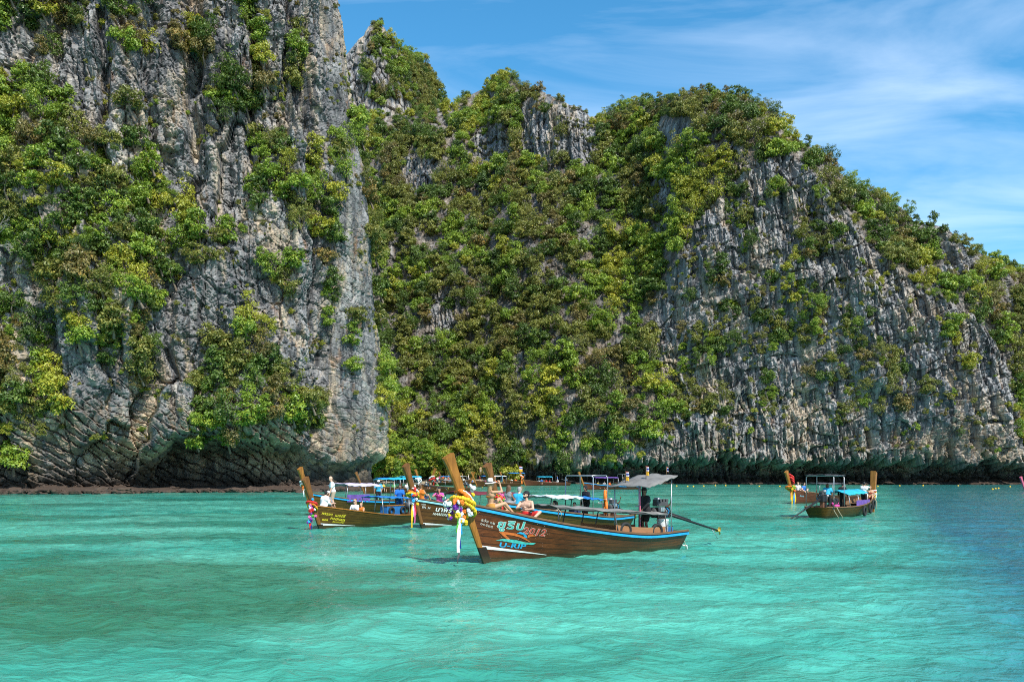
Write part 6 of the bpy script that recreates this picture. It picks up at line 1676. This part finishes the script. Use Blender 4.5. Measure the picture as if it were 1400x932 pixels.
for b, lab, sd_ in ((F2, 'white and orange garland on the stem of the far red-brown boat', 71), (F5, 'red ribbon garland on the far boat stem tilted away from the headland', 72), (F4, 'white garland on the far boat stem tilted towards the headland', 73)):
    col = {71: 'orange', 72: 'red', 73: 'white'}[sd_]
    garland(lab, b.W(-.72, 0, 1.7), rzof(b), [(col, .32, .09, .0), ('white', .30, .08, .22)], blooms(sd_, 6, ((-.3, .2), (-.4, -.2), (-.4, .2)), [col, 'white', col], (.1, .15)), [(-.1, -.3, -.2, .9, .2, col)], 1.2, .4, sd_)

# ------------------------------------------------------------------ small figures far away: one model of each pose, copied
def copy_person(src, label, loc, rz, shirt, bottom, sc=1.0, group=None):
    r = src.copy(); COL.objects.link(r); r.location = loc; r.rotation_euler = (0, 0, rz); r.scale = (sc,) * 3
    r['label'] = label
    if group: r['group'] = group
    for ch in src.children:
        c = ch.copy(); COL.objects.link(c); c.parent = r
        nm = ch.name.split('.')[0]
        if nm in ('shirt', 'shorts', 'trousers'):
            c.material_slots[0].link = 'OBJECT'; c.material_slots[0].material = CLOTH[shirt if nm == 'shirt' else bottom]
    return r
GC = 'people crowding the cove beach and boats'
def zfloor(x, y):
    q = (y - (205 - .02 * x + 3 * math.sin(x * .13))) / 34
    return max(-.45, -.5 + 3.4 * max(0, q) ** .8)
gq = random.Random(21)
def spot(px, D): x, y = wl(px, D); return Vector((x, y, zfloor(x, y)))
P1, _, _ = person('person in white shirt standing in the shallows of the cove', spot(598, 206), rad(-90), skin='fair', shirt='white', bottom=('shorts', 'navy'), vox=.035, group=GC)
P2, _, _ = person('person in orange life vest standing on the cove beach with raised hand', spot(606, 208), rad(-60), hands=((.2, .35, 1.5), (.1, -.3, .85)), skin='tan', shirt='lifevest', bottom=('shorts', 'black'), vox=.035, group=GC)
P3, _, _ = person('bare-chested person in red shorts standing on the cove beach', spot(613, 207), rad(-120), skin='tan', shirt=None, bottom=('shorts', 'red'), vox=.035, group=GC)
P4, _, _ = person('person in blue shirt sitting aboard a far boat', F2.W(3.4, -.3, .5), rad(-90), (0, 0, .11), .05, hands=((.3, .15, .2), (.3, -.15, .2)), feet=((.5, .12, -.25), (.5, -.12, -.25)), knees=((1, .2, .6), (1, -.2, .6)), skin='fair', shirt='royal', bottom=('shorts', 'grey'), vox=.035, group='passengers sitting aboard the far boats')
COLW = {'white': 'white', 'red': 'red', 'sky': 'light blue', 'orange': 'orange', 'yellow': 'yellow', 'green': 'green', 'pink': 'pink', 'grey': 'grey', 'royal': 'blue', 'purple': 'purple', 'black': 'black', 'lifevest': 'orange life vest'}
cl_ = ['white', 'white', 'sky', 'red', 'orange', 'yellow', 'white', 'pink', 'royal', 'lifevest', 'black', 'green', 'grey']
for k in range(34):
    px = gq.uniform(592, 646) if k < 27 else gq.uniform(648, 690); D = gq.uniform(196, 214)
    src = gq.choice([P1, P1, P2, P3]); c = gq.choice(cl_); bt = gq.choice(['navy', 'black', 'khaki', 'red', 'grey', 'sky'])
    wet = D < 203
    lab = ('bare-chested person in %s shorts %s' % (bt, 'wading off the cove beach' if wet else 'standing on the cove beach')) if src is P3 else ('person in %s %s %s' % (COLW[c], 'shirt' if c != 'lifevest' else 'and dark shorts', ('waving' if src is P2 else 'standing') + (' in the shallows of the cove' if wet else ' on the cove beach')))
    copy_person(src, lab, spot(px, D), rad(gq.uniform(-180, 180)), c, bt, gq.uniform(.88, 1.05), GC)
for b, nm, xs in ((F2, 'the far red-brown boat with cyan awning', (2.9, 4.4, 5.2, 6.8)), (F3, 'the far boat with purple awning', (2.2, 3.2, 4.2, 6.4)), (F1, 'the far boat with blue and white awning', (1.6, 3.6, 4.8)), (F6, 'the boat with long blue awning', (2.4, 3.8, 5.6, 6.6)), (F10, 'the boat beside the beach crowd', (2.4, 4.4, 5.4)), (F5, 'the far boat with red ribbons', (3.0, 4.2)), (F4, 'the far boat with the tall orange stem', (1.2, 2.2)), (F8, 'the far boat with dark blue awning', (1.6, 2.6))):
    for x in xs:
        c = gq.choice(cl_)
        copy_person(P4, 'passenger in %s sitting aboard %s' % (COLW[c] + ('' if c == 'lifevest' else ' shirt'), nm), b.W(x, gq.uniform(-.4, .2), .45), rad(gq.uniform(-150, -30)), c, 'navy', 1.0, 'passengers sitting aboard the far boats')
copy_person(P1, 'boat driver in blue standing in the dark frame of the far red-brown boat', F2.W(6.9, 0, .3), rad(180), 'royal', 'navy', 1.0, 'boat drivers standing in the far boats')
copy_person(P1, 'boat driver in black standing in the frame of the far purple-awning boat', F3.W(6.6, 0, .3), rad(180), 'black', 'black', 1.0, 'boat drivers standing in the far boats')
copy_person(P3, 'bare-chested person in khaki shorts standing high on the shore rocks', at(657, 648, 196), rad(-90), 'white', 'khaki', 1.0, GC)
copy_person(P3, 'bare-chested person in navy shorts standing high on the shore rocks', at(662, 648, 196), rad(-90), 'white', 'navy', 1.0, GC)

# ------------------------------------------------------------------ marker floats and shore boulders
bv, bt_ = ellipsoid_np((0, 0, .06), (.26, .26, .22), 14, 9)
bme = np_mesh('float_body', bv, None, bt_, True); bme.materials.append(MC['yellow'])
for k, px in enumerate([925, 940, 948, 962, 978, 992, 1010, 1038, 1066, 1200, 1230, 1262, 1310, 1357, 1361, 1365, 1381]):
    D = 172 - 6 * math.sin(k) if px < 1340 else 140 + (px - 1357)
    r = empty('buoy', (*wl(px, D), 0.0)); 
    tag(r, ('yellow marker float on the rope line below the bare grey cliff' if px > 1100 else 'yellow marker float on the rope line by the dripstone caves'), 'buoy', 'yellow marker floats on the rope line')
    o = bpy.data.objects.new('float_body', bme); COL.objects.link(o); o.parent = r; o.scale = (.62,) * 3
    lathe('eye', [(.015, .15), (.03, .18), (.02, .22), (0, .225)], MC['dark_grey'], r, n=8)
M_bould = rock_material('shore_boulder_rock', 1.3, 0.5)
BM = []
for k in range(6):
    bm = bmesh.new(); bmesh.ops.create_icosphere(bm, subdivisions=3, radius=1.0)
    co = np.array([v.co[:] for v in bm.verts])
    hh, ee = facets(co * 1.3 + 7.7 * k, 1.2)
    dd = 1 + .28 * hh - .15 * sstep(.1, 0, ee) + .12 * fbm(co * 2 + k, 3)
    for v, d_ in zip(bm.verts, dd): v.co = v.co * float(d_); v.co.z *= .62
    me = bpy.data.meshes.new('boulder'); bm.to_mesh(me); bm.free(); me.materials.append(M_bould); BM.append(me)
gb = random.Random(4)
for k in range(64):
    px = gb.uniform(-10, 512) if k < 50 else gb.uniform(640, 760)
    if k < 50:
        s_ = np.argmin(np.abs(700 + FPX * cx / cy - px)); sc_ = gb.uniform(.25, .95)
        dout = gb.uniform(-1.5, 3.2) - (2.0 if px > 440 else 0)
        loc = (cx[s_] + nx[s_] * (dout - 1.5), cy[s_] + ny[s_] * (dout - 1.5), gb.uniform(.0, .35))
        lab = 'brown wave-worn boulder at the foot of the undercut headland'; gr = 'boulders along the foot of the headland'
    else:
        x, y = wl(px, gb.uniform(196, 200)); sc_ = gb.uniform(.5, 1.5); loc = (x, y, .2); lab = 'dark boulder on the shore between beach and dripstone cliff'; gr = 'boulders beside the cove beach'
    o = bpy.data.objects.new('boulder', BM[k % 6]); COL.objects.link(o); o.location = loc; o.scale = (sc_ * gb.uniform(1, 1.7), sc_, sc_ * gb.uniform(.7, 1.1)); o.rotation_euler = (gb.uniform(-.2, .2), gb.uniform(-.2, .2), gb.uniform(0, 6.3))
    tag(o, ('small ' if sc_ < .5 else 'large ' if sc_ > .75 else '') + lab, 'boulder', gr)
